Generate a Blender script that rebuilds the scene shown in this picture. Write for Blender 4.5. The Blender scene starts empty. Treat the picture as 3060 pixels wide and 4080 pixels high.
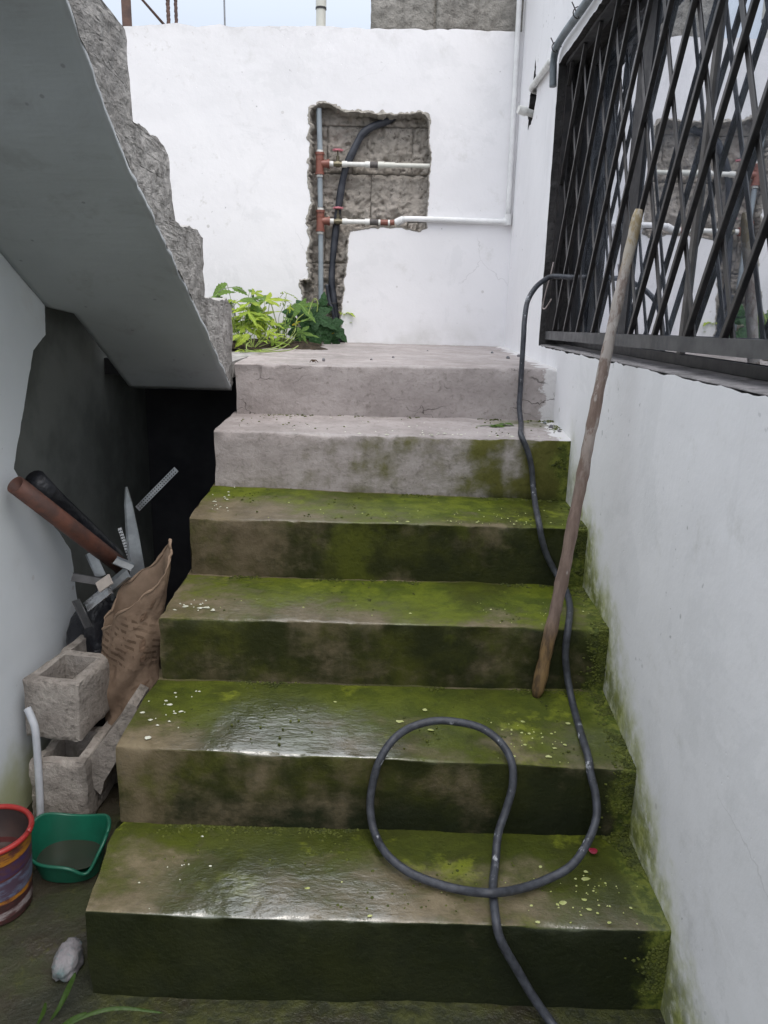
import bpy, bmesh, math, random
from mathutils import Vector, Matrix, noise as mnoise
from mathutils.geometry import tessellate_polygon

random.seed(7)
SC = bpy.context.scene
COL = SC.collection

# ------------------------------------------------------------------ camera
cam = bpy.data.cameras.new('camera')
cam.sensor_fit = 'HORIZONTAL'
cam.sensor_width = 36.0
cam.lens = 35.84
cam.clip_start = 0.05
cam.clip_end = 300
co = bpy.data.objects.new('camera', cam)
COL.objects.link(co)
pitch, yaw, roll = 0.2558, 0.0007, -0.0262
fw = Vector((math.sin(yaw)*math.cos(pitch), math.cos(yaw)*math.cos(pitch), -math.sin(pitch)))
rt = Vector((math.cos(yaw), -math.sin(yaw), 0))
dn = fw.cross(rt)
r2 = math.cos(roll)*rt + math.sin(roll)*dn
d2 = -math.sin(roll)*rt + math.cos(roll)*dn
mt = Matrix((r2, -d2, -fw)).transposed().to_4x4()
mt.translation = Vector((0.0286, 0, 1.3174))
co.matrix_world = mt
SC.camera = co

# ------------------------------------------------------------------ sky, sun, exposure
SUN_EL, SUN_AZ = math.radians(62), math.radians(150)      # azimuth clockwise from +Y
W = bpy.data.worlds.new('World')
SC.world = W
W.use_nodes = True
nt = W.node_tree
nt.nodes.clear()
sky = nt.nodes.new('ShaderNodeTexSky')
sky.sky_type = 'NISHITA'
sky.sun_disc = False
sky.sun_elevation = SUN_EL
sky.sun_rotation = SUN_AZ
sky.air_density = 1.0
sky.dust_density = 4.0
bg = nt.nodes.new('ShaderNodeBackground')
bg.inputs['Strength'].default_value = 0.085
nt.links.new(sky.outputs[0], bg.inputs['Color'])
# the overcast sheet: pale cloud, brighter overhead than at the horizon (CIE overcast)
tc = nt.nodes.new('ShaderNodeTexCoord')
sx = nt.nodes.new('ShaderNodeSeparateXYZ')
nt.links.new(tc.outputs['Generated'], sx.inputs[0])
cl = nt.nodes.new('ShaderNodeMapRange')
cl.interpolation_type = 'SMOOTHSTEP'
cl.inputs['From Min'].default_value = 0.16
cl.inputs['From Max'].default_value = 0.95
cl.inputs['To Min'].default_value = 0.43
cl.inputs['To Max'].default_value = 2.2
nt.links.new(sx.outputs['Z'], cl.inputs['Value'])
bg2 = nt.nodes.new('ShaderNodeBackground')
bg2.inputs['Color'].default_value = (0.94, 0.97, 1.0, 1)
nt.links.new(cl.outputs[0], bg2.inputs['Strength'])
ad = nt.nodes.new('ShaderNodeAddShader')
nt.links.new(bg.outputs[0], ad.inputs[0])
nt.links.new(bg2.outputs[0], ad.inputs[1])
wo = nt.nodes.new('ShaderNodeOutputWorld')
nt.links.new(ad.outputs[0], wo.inputs['Surface'])

sl = bpy.data.lights.new('sun', 'SUN')
sl.energy = 0.9
sl.angle = math.radians(35)
sl.color = (1.0, 0.97, 0.93)
so = bpy.data.objects.new('sun', sl)
COL.objects.link(so)
sd = Vector((math.sin(SUN_AZ)*math.cos(SUN_EL), math.cos(SUN_AZ)*math.cos(SUN_EL), math.sin(SUN_EL)))
so.rotation_euler = sd.to_track_quat('Z', 'Y').to_euler()
so.location = sd*20

SC.view_settings.view_transform = 'Standard'
SC.view_settings.look = 'None'
SC.view_settings.exposure = 0.20
SC.view_settings.gamma = 1.0
SC.view_settings.use_curve_mapping = False
SC.cycles.max_bounces = 10
SC.cycles.diffuse_bounces = 6
SC.cycles.use_denoising = True

# ------------------------------------------------------------------ material helpers
class Mat:
    def __init__(s, name):
        s.m = bpy.data.materials.new(name)
        s.m.use_nodes = True
        s.t = s.m.node_tree
        s.b = s.t.nodes['Principled BSDF']
        g = s.t.nodes.new('ShaderNodeNewGeometry')
        s.P = g.outputs['Position']
        s.Nrm = g.outputs['Normal']
    def put(s, sock, v):
        if isinstance(v, bpy.types.NodeSocket):
            s.t.links.new(v, sock)
        elif isinstance(v, (tuple, list)) and len(v) == 3 and sock.type == 'RGBA':
            sock.default_value = (*v, 1)
        else:
            sock.default_value = v
    def noise(s, scale, detail=4, rough=0.55, vec=None, dist=0.0, stretch=None):
        v = vec or s.P
        if stretch:
            mp = s.t.nodes.new('ShaderNodeMapping')
            mp.inputs['Scale'].default_value = stretch
            s.t.links.new(v, mp.inputs['Vector'])
            v = mp.outputs[0]
        n = s.t.nodes.new('ShaderNodeTexNoise')
        n.inputs['Scale'].default_value = scale
        n.inputs['Detail'].default_value = detail
        n.inputs['Roughness'].default_value = rough
        n.inputs['Distortion'].default_value = dist
        s.t.links.new(v, n.inputs['Vector'])
        return n.outputs['Fac']
    def voro(s, scale, feature='F1', vec=None, rnd=1.0):
        n = s.t.nodes.new('ShaderNodeTexVoronoi')
        n.feature = feature
        n.inputs['Scale'].default_value = scale
        n.inputs['Randomness'].default_value = rnd
        s.t.links.new(vec or s.P, n.inputs['Vector'])
        return n.outputs['Distance']
    def math(s, op, a, b=0.0, clamp=False):
        n = s.t.nodes.new('ShaderNodeMath')
        n.operation = op
        n.use_clamp = clamp
        s.put(n.inputs[0], a)
        s.put(n.inputs[1], b)
        return n.outputs[0]
    def step(s, v, lo, hi, a=0.0, b=1.0):
        n = s.t.nodes.new('ShaderNodeMapRange')
        n.interpolation_type = 'SMOOTHSTEP'
        s.put(n.inputs['Value'], v)
        n.inputs['From Min'].default_value = lo
        n.inputs['From Max'].default_value = hi
        n.inputs['To Min'].default_value = a
        n.inputs['To Max'].default_value = b
        return n.outputs[0]
    def mix(s, f, a, b):
        n = s.t.nodes.new('ShaderNodeMix')
        n.data_type = 'RGBA'
        s.put(n.inputs['Factor'], f)
        s.put(n.inputs['A'] if False else n.inputs[6], a)
        s.put(n.inputs[7], b)
        return n.outputs[2]
    def xyz(s, v=None):
        n = s.t.nodes.new('ShaderNodeSeparateXYZ')
        s.t.links.new(v or s.P, n.inputs[0])
        return n.outputs[0], n.outputs[1], n.outputs[2]
    def obj(s):
        n = s.t.nodes.new('ShaderNodeTexCoord')
        return n.outputs['Object']
    def color_attr(s):
        n = s.t.nodes.new('ShaderNodeObjectInfo')
        return n.outputs['Color'], n.outputs['Random']
    def bump(s, h, strength=0.5, dist=0.01, prev=None):
        n = s.t.nodes.new('ShaderNodeBump')
        n.inputs['Strength'].default_value = strength
        n.inputs['Distance'].default_value = dist
        s.put(n.inputs['Height'], h)
        if prev:
            s.t.links.new(prev, n.inputs['Normal'])
        return n.outputs[0]
    def out(s, color=None, rough=None, normal=None, metal=None, spec=None):
        if color is not None: s.put(s.b.inputs['Base Color'], color)
        if rough is not None: s.put(s.b.inputs['Roughness'], rough)
        if normal is not None: s.put(s.b.inputs['Normal'], normal)
        if metal is not None: s.put(s.b.inputs['Metallic'], metal)
        if spec is not None: s.put(s.b.inputs['Specular IOR Level'], spec)
        return s.m

def simple(name, c1, c2, scale=30, rough=0.5, bump=0.2, metal=0.0, bdist=0.002, spec=None, local=False):
    k = Mat(name)
    v = k.obj() if local else None
    n = k.noise(scale, 5, 0.6, vec=v)
    return k.out(k.mix(k.step(n, .35, .65), c1, c2), k.step(n, .2, .8, rough-.08, rough+.08),
                 k.bump(k.noise(scale*3, 4, vec=v), bump, bdist), metal, spec)

def wv_(k):
    w = k.t.nodes.new('ShaderNodeVectorMath')
    w.operation = 'ADD'
    cb = k.t.nodes.new('ShaderNodeCombineXYZ')
    for q in range(3):
        k.t.links.new(k.math('MULTIPLY', k.noise(11+q, 3), .10), cb.inputs[q])
    k.t.links.new(k.P, w.inputs[0])
    k.t.links.new(cb.outputs[0], w.inputs[1])
    return w.outputs[0]

def white_wall(name, stain):
    k = Mat(name)
    x, y, z = k.xyz()
    big = k.noise(1.7, 4, .6)
    w0, w1 = ((.76, .80, .835), (.68, .72, .755)) if stain == 'foot' else ((.81, .80, .815), (.745, .737, .753))
    c = k.mix(k.step(big, .3, .75), w0, w1)
    # thin patches where the paint has worn or been touched up
    pa = k.step(k.noise(2.6, 7, .68, dist=.6), .55, .60)
    c = k.mix(k.math('MULTIPLY', pa, .22), c, (.62, .62, .63))
    # faint grey smudges and scuffs
    sm = k.math('MULTIPLY', k.step(k.noise(7, 6, .7), .56, .74), k.step(k.noise(1.1, 2), .45, .65))
    c = k.mix(k.math('MULTIPLY', sm, .33), c, (.45, .44, .40))
    fl = k.math('MULTIPLY', k.step(k.noise(46, 2, .5), .70, .76), k.step(k.noise(2.3, 2), .5, .62))
    c = k.mix(k.math('MULTIPLY', fl, .5), c, (.25, .25, .25))
    if stain == 'stairs':
        # algae creeping up from the staircase, following the slope of the flight
        t = k.math('SUBTRACT', z, k.math('ADD', k.math('MULTIPLY', y, .678), -.632))
        t = k.math('ADD', t, k.math('MULTIPLY', k.math('SUBTRACT', k.noise(7, 5, .65), .5), .30))
        lim = k.step(y, 2.0, 2.5, 1, 0)
        a = k.math('MULTIPLY', k.step(t, -.08, .13, 1, 0), lim)
        a = k.math('MULTIPLY', a, k.step(k.noise(16, 5, .7), .25, .62))
        c = k.mix(k.math('MULTIPLY', a, .9), c, (.36, .385, .09))
        a2 = k.math('MULTIPLY', k.step(t, -.12, .08, 1, 0), lim)
        a2 = k.math('MULTIPLY', a2, k.step(k.noise(22, 5, .7), .34, .60))
        c = k.mix(k.math('MULTIPLY', a2, .92), c, (.12, .14, .016))
        # damp grime in the lower courses
        g = k.math('MULTIPLY', k.step(z, .0, .9, 1, 0), k.step(k.noise(11, 6, .75), .5, .72))
        c = k.mix(k.math('MULTIPLY', g, .35), c, (.36, .36, .34))
        dr = k.math('MULTIPLY', k.step(k.noise(1, 3, .6, stretch=(1, 17, .9)), .60, .78), k.step(z, .3, 1.3))
        c = k.mix(k.math('MULTIPLY', dr, .16), c, (.45, .45, .45))
    if stain == 'foot':
        a = k.math('ADD', k.step(z, .02, .5, 1, 0), k.math('MULTIPLY', k.math('SUBTRACT', k.noise(5, 4), .5), 1.3))
        c = k.mix(k.math('MULTIPLY', k.step(a, .45, 1.1), .75), c, (.38, .40, .13))
    if stain == 'back':
        a = k.math('MULTIPLY', k.step(z, 1.15, 1.32, 1, 0), k.step(k.noise(9, 5), .38, .7))
        c = k.mix(k.math('MULTIPLY', a, .35), c, (.42, .41, .36))
        sp = k.math('MULTIPLY', k.step(k.noise(24, 4, .7), .57, .70),
                    k.math('MULTIPLY', k.step(x, -1.0, -.45, 1, 0), k.step(k.noise(2.2, 2), .42, .6)))
        c = k.mix(k.math('MULTIPLY', sp, .38), c, (.40, .38, .33))
        tp = k.math('MULTIPLY', k.step(z, 2.44, 2.55), k.step(k.noise(10, 5, .7), .45, .7))
        c = k.mix(k.math('MULTIPLY', tp, .3), c, (.4, .39, .37))
    ck = k.voro(1.9, 'DISTANCE_TO_EDGE', wv_(k))
    ck = k.math('MULTIPLY', k.step(ck, .0012, .0042, 1, 0), k.step(k.noise(1.6, 3), .54, .62))
    c = k.mix(k.math('MULTIPLY', ck, .22), c, (.30, .29, .28))
    chp = k.math('MULTIPLY', k.step(k.voro(9.5), .085, .06), k.step(k.noise(1.9, 2), .50, .56))
    c = k.mix(k.math('MULTIPLY', chp, .55), c, (.44, .42, .40))
    h1 = k.noise(9, 6, .62)
    h2 = k.noise(70, 4, .6)
    pit = k.step(k.voro(34), .0, .10)
    pm = k.step(k.noise(3, 2), .5, .62)
    pit = k.math('ADD', k.math('MULTIPLY', pit, pm), k.math('SUBTRACT', 1, pm))
    n = k.bump(h1, .10, .02)
    n = k.bump(k.noise(3.2, 3, .5), .22, .03, n)
    n = k.bump(h2, .16, .003, n)
    n = k.bump(pit, .35, .004, n)
    k.out(c, .82, n, spec=.3)
    return k.m

def raw_concrete(name, light, dark, grime, scale=6, bstr=.9, bd=.012, rough=.9):
    k = Mat(name)
    n1 = k.noise(scale, 7, .65)
    n2 = k.noise(scale*4, 5, .7)
    c = k.mix(k.step(n1, .32, .68), light, dark)
    c = k.mix(k.math('MULTIPLY', k.step(n2, .52, .72), .75), c, grime)
    st = k.noise(3, 5, .6, stretch=(4, 4, .8))
    c = k.mix(k.math('MULTIPLY', k.step(st, .5, .72), .55), c, grime)
    b = k.bump(n1, bstr, bd*2)
    b = k.bump(n2, bstr, bd, b)
    b = k.bump(k.noise(scale*18, 3), bstr*.6, bd*.25, b)
    return k.out(c, rough, b, spec=.25)

def stairs_material():
    k = Mat('mossy_concrete')
    x, y, z = k.xyz()
    oc, _ = k.color_attr()
    sp = k.t.nodes.new('ShaderNodeSeparateColor')
    k.t.links.new(oc, sp.inputs[0])
    T, Rr, S = sp.outputs
    nx, ny, nz = k.xyz(k.Nrm)
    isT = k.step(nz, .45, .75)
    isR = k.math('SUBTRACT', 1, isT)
    n1 = k.noise(2.6, 6, .62, stretch=(1, 1.2, 1.6))
    n2 = k.noise(11, 6, .65, stretch=(1, 1.2, 1.2))
    fine = k.noise(55, 5, .7)
    bias = k.math('ADD', k.math('MULTIPLY', T, isT), k.math('MULTIPLY', Rr, isR))
    # bias .5 = neutral; slope S (.5 = none) leans growth towards the wall on the right
    f = k.math('ADD', n1, k.math('SUBTRACT', bias, .5))
    f = k.math('ADD', f, k.math('MULTIPLY', k.math('SUBTRACT', n2, .5), .55))
    f = k.math('ADD', f, k.math('MULTIPLY', k.math('MULTIPLY', x, k.math('SUBTRACT', S, .5)), 1.2))
    # feet keep the front of each tread barer; damp collects at the back against the riser
    fr = k.math('FRACT', k.math('DIVIDE', k.math('SUBTRACT', y, 1.207), .2803))
    f = k.math('ADD', f, k.math('MULTIPLY', k.math('MULTIPLY', k.math('SUBTRACT', fr, .5), .34), isT))
    # streaks running down the risers
    f = k.math('ADD', f, k.math('MULTIPLY', k.math('MULTIPLY', k.math('SUBTRACT', k.noise(5, 4, .6, stretch=(1.6, 1, .25)), .5), .5), isR))
    moss = k.step(f, .36, .70)
    old = k.step(bias, .50, .54)
    g1 = k.mix(k.step(n2, .35, .65), (.40, .36, .35), (.32, .285, .275))
    g1 = k.mix(k.math('MULTIPLY', k.step(k.noise(2.2, 6, .7), .5, .68), .5), g1, (.22, .19, .18))
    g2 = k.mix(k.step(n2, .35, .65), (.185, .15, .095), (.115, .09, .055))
    g2 = k.mix(isT, k.mix(.45, g2, (.06, .045, .025)), g2)  # bare risers darker than treads, riser shade mixed into the colour
    c = k.mix(old, g1, g2)
    c = k.mix(k.math('MULTIPLY', k.step(fine, .52, .72), .45), c, (.10, .085, .065))
    # moss: yellow green on treads; wet risers' blackish film also carries painted shade
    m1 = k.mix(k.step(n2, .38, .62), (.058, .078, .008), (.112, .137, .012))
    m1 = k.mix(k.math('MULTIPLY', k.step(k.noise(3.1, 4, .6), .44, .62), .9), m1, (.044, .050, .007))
    m1 = k.mix(k.step(z, .58, .30, 0, .55) if False else k.step(z, .25, .62, .62, 0), m1, (.040, .047, .008))  # moss darkened by height: wetter growth plus dimmer light put into the colour
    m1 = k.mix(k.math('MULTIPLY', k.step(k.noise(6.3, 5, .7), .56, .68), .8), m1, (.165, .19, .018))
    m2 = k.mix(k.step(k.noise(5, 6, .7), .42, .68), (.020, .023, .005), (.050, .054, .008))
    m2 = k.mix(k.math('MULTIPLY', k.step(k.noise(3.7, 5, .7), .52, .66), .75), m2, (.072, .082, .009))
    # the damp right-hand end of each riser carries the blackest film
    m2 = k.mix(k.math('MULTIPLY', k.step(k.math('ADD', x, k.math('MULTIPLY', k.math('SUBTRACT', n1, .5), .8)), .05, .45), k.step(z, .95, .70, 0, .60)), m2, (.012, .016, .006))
    m2 = k.mix(k.step(z, .22, .30, .8, 0), m2, (.009, .012, .005))  # lowest riser blackened by height, dim light mixed in with its film
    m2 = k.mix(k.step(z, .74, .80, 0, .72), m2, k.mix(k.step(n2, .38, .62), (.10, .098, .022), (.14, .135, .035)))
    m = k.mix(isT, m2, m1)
    m = k.mix(k.math('MULTIPLY', k.step(fine, .5, .75), .45), m, (.018, .022, .007))
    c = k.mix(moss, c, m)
    # thick bright moss in the corner along the wall
    cr = k.math('MULTIPLY', k.step(k.math('ADD', x, k.math('MULTIPLY', k.math('SUBTRACT', n2, .5), .16)), .535, .58), k.step(bias, .25, .4))
    c = k.mix(k.math('MULTIPLY', cr, .8), c, k.mix(k.step(fine, .4, .6), (.05, .07, .012), (.15, .17, .03)))
    # white plaster splash at the wall end of the dry upper steps
    wp = k.math('MULTIPLY', k.step(k.math('ADD', x, k.math('MULTIPLY', k.math('SUBTRACT', n2, .5), .17)), .555, .565), k.step(bias, .2, .3, 1, 0))
    c = k.mix(k.math('MULTIPLY', wp, .8), c, (.66, .65, .65))
    # hairline cracks on the dry upper risers
    wv = k.t.nodes.new('ShaderNodeVectorMath')
    wv.operation = 'ADD'
    cmb = k.t.nodes.new('ShaderNodeCombineXYZ')
    off = k.math('MULTIPLY', k.math('SUBTRACT', k.noise(9, 4), .5), .16)
    for q in range(3):
        k.t.links.new(off, cmb.inputs[q])
    k.t.links.new(k.P, wv.inputs[0])
    k.t.links.new(cmb.outputs[0], wv.inputs[1])
    mp = k.t.nodes.new('ShaderNodeMapping')
    mp.inputs['Scale'].default_value = (1, 1, 2.2)
    k.t.links.new(wv.outputs[0], mp.inputs['Vector'])
    cd = k.voro(4.6, 'DISTANCE_TO_EDGE', mp.outputs[0])
    crk = k.math('MULTIPLY', k.step(cd, .004, .014, 1, 0), k.math('MULTIPLY', isR, k.step(k.noise(3.1, 3), .50, .58)))
    crk = k.math('MULTIPLY', crk, k.step(bias, .3, .5, 1, 0))
    c = k.mix(k.math('MULTIPLY', crk, .8), c, (.06, .05, .045))
    # standing water film on the worn left half of the lower treads
    wet = k.math('ADD', k.noise(2.6, 3, .55), k.step(x, -.20, .34, .30, -.12))
    wet = k.math('SUBTRACT', wet, k.step(x, -.50, -.26, .40, 0))
    wet = k.math('SUBTRACT', wet, k.step(fr, .35, .95, 0, .32))
    wet = k.math('ADD', wet, k.math('MULTIPLY', k.math('SUBTRACT', n2, .5), .25))
    wet = k.math('MULTIPLY', k.step(wet, .34, .84), k.math('MULTIPLY', isT, k.step(z, .40, .62, 1, .25)))
    damp = k.math('MULTIPLY', old, k.step(k.noise(8, 4), .35, .65))
    c = k.mix(k.math('MULTIPLY', wet, .5), c, (.028, .031, .017))
    r = k.math('SUBTRACT', .80, k.math('MULTIPLY', damp, .30))
    r = k.math('ADD', k.math('MULTIPLY', r, k.math('SUBTRACT', 1, wet)), k.math('MULTIPLY', wet, .22))
    k.put(k.b.inputs['Coat Weight'], wet)
    k.put(k.b.inputs['Specular IOR Level'], k.math('ADD', .18, k.math('MULTIPLY', wet, .6)))
    k.put(k.b.inputs['Coat Roughness'], .07)
    k.put(k.b.inputs['Coat IOR'], 1.9)
    b = k.bump(n2, .45, .010)
    b = k.bump(fine, .5, .005, b)
    b = k.bump(k.noise(90, 3, .6, stretch=(1, 1.8, 1)), .6, .0028, b)
    b = k.bump(k.math('SUBTRACT', 1, crk), .6, .004, b)
    wb = k.bump(k.noise(30, 4, .6, stretch=(1, 2.4, 1)), .42, .006, k.bump(n2, .22, .01))
    k.t.links.new(wb, k.b.inputs['Coat Normal'])
    return k.out(c, r, b)

def ground_material():
    k = Mat('mossy_floor')
    n1 = k.noise(5, 6, .65)
    n2 = k.noise(26, 5, .7)
    c = k.mix(k.step(n1, .4, .62), (.036, .030, .020), (.026, .031, .008))
    c = k.mix(k.math('MULTIPLY', k.step(n2, .55, .7), .8), c, (.056, .058, .012))
    c = k.mix(k.step(k.noise(3, 4), .48, .66), c, (.014, .016, .008))
    gx, gy, gz = k.xyz()
    mm = k.math('MULTIPLY', k.step(gx, -.56, -.46), k.step(n1, .30, .55))
    c = k.mix(k.math('MULTIPLY', mm, .85), c, k.mix(k.step(n2, .38, .62), (.016, .020, .005), (.046, .051, .008)))
    b = k.bump(n2, .8, .012)
    return k.out(c, k.step(n1, .3, .7, .4, .85), b)

def glass_material():
    k = Mat('mirror_coated_glass')
    t = k.t
    t.nodes.remove(k.b)
    gl = t.nodes.new('ShaderNodeBsdfGlossy')
    gl.inputs['Roughness'].default_value = .015
    gl.inputs['Color'].default_value = (.80, .82, .86, 1)
    tr = t.nodes.new('ShaderNodeBsdfTransparent')
    tr.inputs['Color'].default_value = (.10, .11, .13, 1)
    df = t.nodes.new('ShaderNodeBsdfDiffuse')
    df.inputs['Color'].default_value = (.34, .38, .45, 1)
    m1 = t.nodes.new('ShaderNodeMixShader')
    m1.inputs[0].default_value = .22
    t.links.new(gl.outputs[0], m1.inputs[2])
    lw = t.nodes.new('ShaderNodeLayerWeight')
    lw.inputs['Blend'].default_value = .5
    f = k.step(lw.outputs['Facing'], .0, 1.0, .55, .95)
    dust = k.math('ADD', k.math('MULTIPLY', k.step(k.noise(7, 6, .7), .4, .75), .16), .05)
    t.links.new(f, m1.inputs[0])
    t.links.new(tr.outputs[0], m1.inputs[1])
    m2 = t.nodes.new('ShaderNodeMixShader')
    t.links.new(dust, m2.inputs[0])
    t.links.new(m1.outputs[0], m2.inputs[1])
    t.links.new(df.outputs[0], m2.inputs[2])
    t.links.new(m2.outputs[0], t.nodes['Material Output'].inputs['Surface'])
    nb = k.bump(k.noise(2.5, 2), .05, .004)
    t.links.new(nb, gl.inputs['Normal'])
    return k.m

def leaf_material(name, c1, c2):
    k = Mat(name)
    _, rnd = k.color_attr()
    v = k.obj()
    x, y, z = k.xyz(v)
    c = k.mix(rnd, c1, c2)
    vein = k.step(k.math('ABSOLUTE', x), .0, .035, 1, 0)
    c = k.mix(k.math('MULTIPLY', vein, .35), c, tuple(min(1, q*1.9) for q in c1))
    c = k.mix(k.math('MULTIPLY', k.step(k.noise(9, 4, vec=v), .45, .7), .35), c, tuple(q*.55 for q in c1))
    b = k.bump(k.noise(12, 4, vec=v), .5, .03)
    k.out(c, .45, b, spec=.4)
    t = k.t
    tl = t.nodes.new('ShaderNodeBsdfTranslucent')
    t.links.new(c, tl.inputs['Color'])
    ms = t.nodes.new('ShaderNodeMixShader')
    ms.inputs[0].default_value = .4
    t.links.new(k.b.outputs[0], ms.inputs[1])
    t.links.new(tl.outputs[0], ms.inputs[2])
    t.links.new(ms.outputs[0], t.nodes['Material Output'].inputs['Surface'])
    return k.m

def sack_material():
    k = Mat('printed_kraft_paper')
    x, y, z = k.xyz()
    n = k.noise(14, 6, .65)
    c = k.mix(k.step(n, .3, .7), (.245, .175, .125), (.165, .115, .082))
    # rows of blurred small print running round the sack, broken into words
    u = k.math('ADD', z, k.math('MULTIPLY', x, .42))
    row = k.math('SINE', k.math('MULTIPLY', u, 300))
    word = k.step(k.noise(60, 2, .5, stretch=(1, 1, .35)), .46, .52)
    zone = k.math('MULTIPLY', k.step(z, .34, .38), k.step(k.noise(5, 2), .38, .5))
    c = k.mix(k.math('MULTIPLY', k.math('MULTIPLY', k.step(row, .1, .5), word), k.math('MULTIPLY', zone, .75)), c, (.085, .055, .036))
    cb = k.bump(k.voro(11, 'F1', wv_(k)), .40, .018)
    cb = k.bump(k.voro(29, 'F1', wv_(k)), .25, .006, cb)
    k.out(c, .85, k.bump(k.noise(60, 5, .7), .5, .004, cb), spec=.15)
    return k.m

def rust_material(name, c1, c2, rough=.75):
    return simple(name, c1, c2, 18, rough, .5, 0.0, .003)

M = {}
M['back_wall'] = white_wall('white_plaster_back', 'back')
M['house_wall'] = white_wall('white_plaster_house', 'stairs')
M['left_wall'] = white_wall('white_plaster_left', 'foot')
M['broken'] = raw_concrete('broken_mortar', (.50, .47, .42), (.36, .335, .30), (.20, .18, .16), 22, .9, .008)
k = Mat('rough_cinder_block')
v1 = k.noise(44, 8, .72, dist=.6)
v2 = k.noise(70, 6, .7, dist=.5)
c = k.mix(k.step(k.noise(6, 4), .35, .65), (.53, .48, .43), (.43, .39, .345))
hole_ = k.math('MULTIPLY', k.step(v1, .47, .34), k.step(v2, .60, .42))
c = k.mix(k.math('MULTIPLY', hole_, .85), c, (.075, .065, .06))
b_ = k.bump(v1, .9, .016)
b_ = k.bump(v2, .9, .012, b_)
M['block'] = k.out(c, .92, b_, spec=.2)
M['pier_block'] = raw_concrete('grey_pier_block', (.33, .315, .29), (.235, .225, .205), (.11, .10, .09), 16, .8, .008)
M['loose_block'] = raw_concrete('pale_loose_block', (.385, .35, .315), (.28, .25, .225), (.135, .12, .105), 15, .7, .006)
M['flight'] = raw_concrete('stained_raw_concrete', (.43, .415, .40), (.265, .255, .245), (.09, .082, .075), 6, .8, .008)
k = Mat('grey_soffit_plaster')
c = k.mix(k.step(k.noise(2.2, 5, .6), .3, .7), (.41, .435, .45), (.345, .365, .38))
c = k.mix(k.math('MULTIPLY', k.step(k.noise(5, 6, .72, dist=.5), .53, .68), .35), c, (.25, .25, .245))
c = k.mix(k.math('MULTIPLY', k.step(k.voro(16), .09, .05), .5), c, (.16, .16, .16))
st_ = k.noise(7, 4, .6, stretch=(.5, 3, 3))
M['soffit'] = k.out(c, .85, k.bump(k.noise(50, 4), .2, .003, k.bump(st_, .28, .008)), spec=.2)
M['grey_wall'] = simple('grey_cement_render', (.16, .17, .16), (.10, .108, .10), 4, .9, .4, 0, .006)
M['reveal'] = raw_concrete('unpainted_reveal', (.07, .066, .066), (.04, .038, .038), (.02, .02, .02), 16, .8, .006)
M['dark_wall'] = simple('shade_dark_cement', (.035, .035, .04), (.02, .02, .024), 4, .9, .4, 0, .006)  # near black: shade of the recesses put into the cement colour
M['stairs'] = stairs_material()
M['ground'] = ground_material()
M['soil'] = raw_concrete('garden_soil', (.10, .075, .05), (.05, .038, .025), (.025, .02, .015), 20, 1, .012)
M['glass'] = glass_material()
M['iron'] = simple('black_painted_iron', (.016, .015, .016), (.032, .028, .028), 40, .36, .25, 0, .001)
M['iron_grey'] = simple('grey_painted_iron', (.085, .085, .088), (.055, .055, .058), 22, .5, .25, 0, .001)
M['alu'] = simple('dark_window_profile', (.030, .030, .034), (.020, .020, .023), 30, .4, .1, 0, .001)
M['alu_light'] = simple('bronze_window_profile', (.13, .12, .112), (.10, .092, .086), 30, .4, .1, 0, .001)
M['room_dark'] = simple('dark_room', (.02, .02, .024), (.012, .012, .015), 6, .9, .2)  # near black puts the unlit room's darkness into the colour
M['sill'] = raw_concrete('grey_sill_cement', (.30, .28, .28), (.20, .19, .19), (.09, .085, .08), 14, .7, .005)
k = Mat('black_rubber_hose')
c = k.mix(k.step(k.noise(60, 4), .35, .65), (.026, .028, .036), (.048, .052, .064))
sm = k.math('MULTIPLY', k.step(k.noise(38, 5, .7), .58, .66), k.step(k.noise(9, 2), .53, .60))
c = k.mix(k.math('MULTIPLY', sm, .75), c, (.42, .43, .46))
M['hose'] = k.out(c, k.math('ADD', .52, k.math('MULTIPLY', sm, .4)), k.bump(k.noise(180, 3), .15, .0006))
M['pipe_grey'] = simple('grey_pvc', (.27, .31, .34), (.22, .255, .285), 12, .35, .05)
M['pipe_white'] = simple('white_pvc', (.72, .72, .70), (.60, .60, .57), 25, .4, .1)
M['pipe_cream'] = simple('cream_pvc', (.60, .60, .55), (.52, .52, .47), 9, .4, .05)
M['terracotta'] = simple('terracotta_pp', (.23, .085, .06), (.18, .065, .048), 30, .42, .08)
M['brass'] = simple('dull_brass', (.17, .15, .10), (.10, .09, .06), 60, .45, .3, .6)
M['pink'] = simple('faded_red_paint', (.56, .21, .24), (.44, .14, .17), 60, .5, .2)
M['coupling'] = simple('tape_wrapped_coupling', (.06, .055, .055), (.11, .10, .095), 60, .7, .6, 0, .002)
M['cable'] = simple('dusty_black_polytube', (.016, .019, .028), (.040, .044, .056), 18, .5, .3, 0, .002)
M['painted_pipe'] = simple('white_painted_pipe', (.76, .76, .76), (.68, .68, .68), 20, .6, .3, 0, .002)
M['conduit'] = simple('grey_corrugated_conduit', (.22, .25, .275), (.16, .185, .205), 14, .5, .2)
M['rust'] = rust_material('rusty_steel', (.115, .065, .05), (.07, .045, .04))
M['rust_pipe'] = rust_material('red_oxide_pipe', (.14, .055, .036), (.075, .038, .03), .6)
M['pole'] = simple('pale_grey_pole', (.5, .52, .56), (.42, .44, .48), 20, .5, .05)
M['wood'] = None
M['galv'] = simple('galvanised_strip', (.42, .44, .46), (.30, .32, .34), 25, .38, .15, .75)
M['bright_metal'] = simple('bright_aluminium', (.75, .76, .78), (.6, .61, .63), 40, .25, .2, .9)
M['board'] = simple('pale_plasterboard', (.45, .40, .36), (.36, .32, .29), 20, .8, .2)
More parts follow.
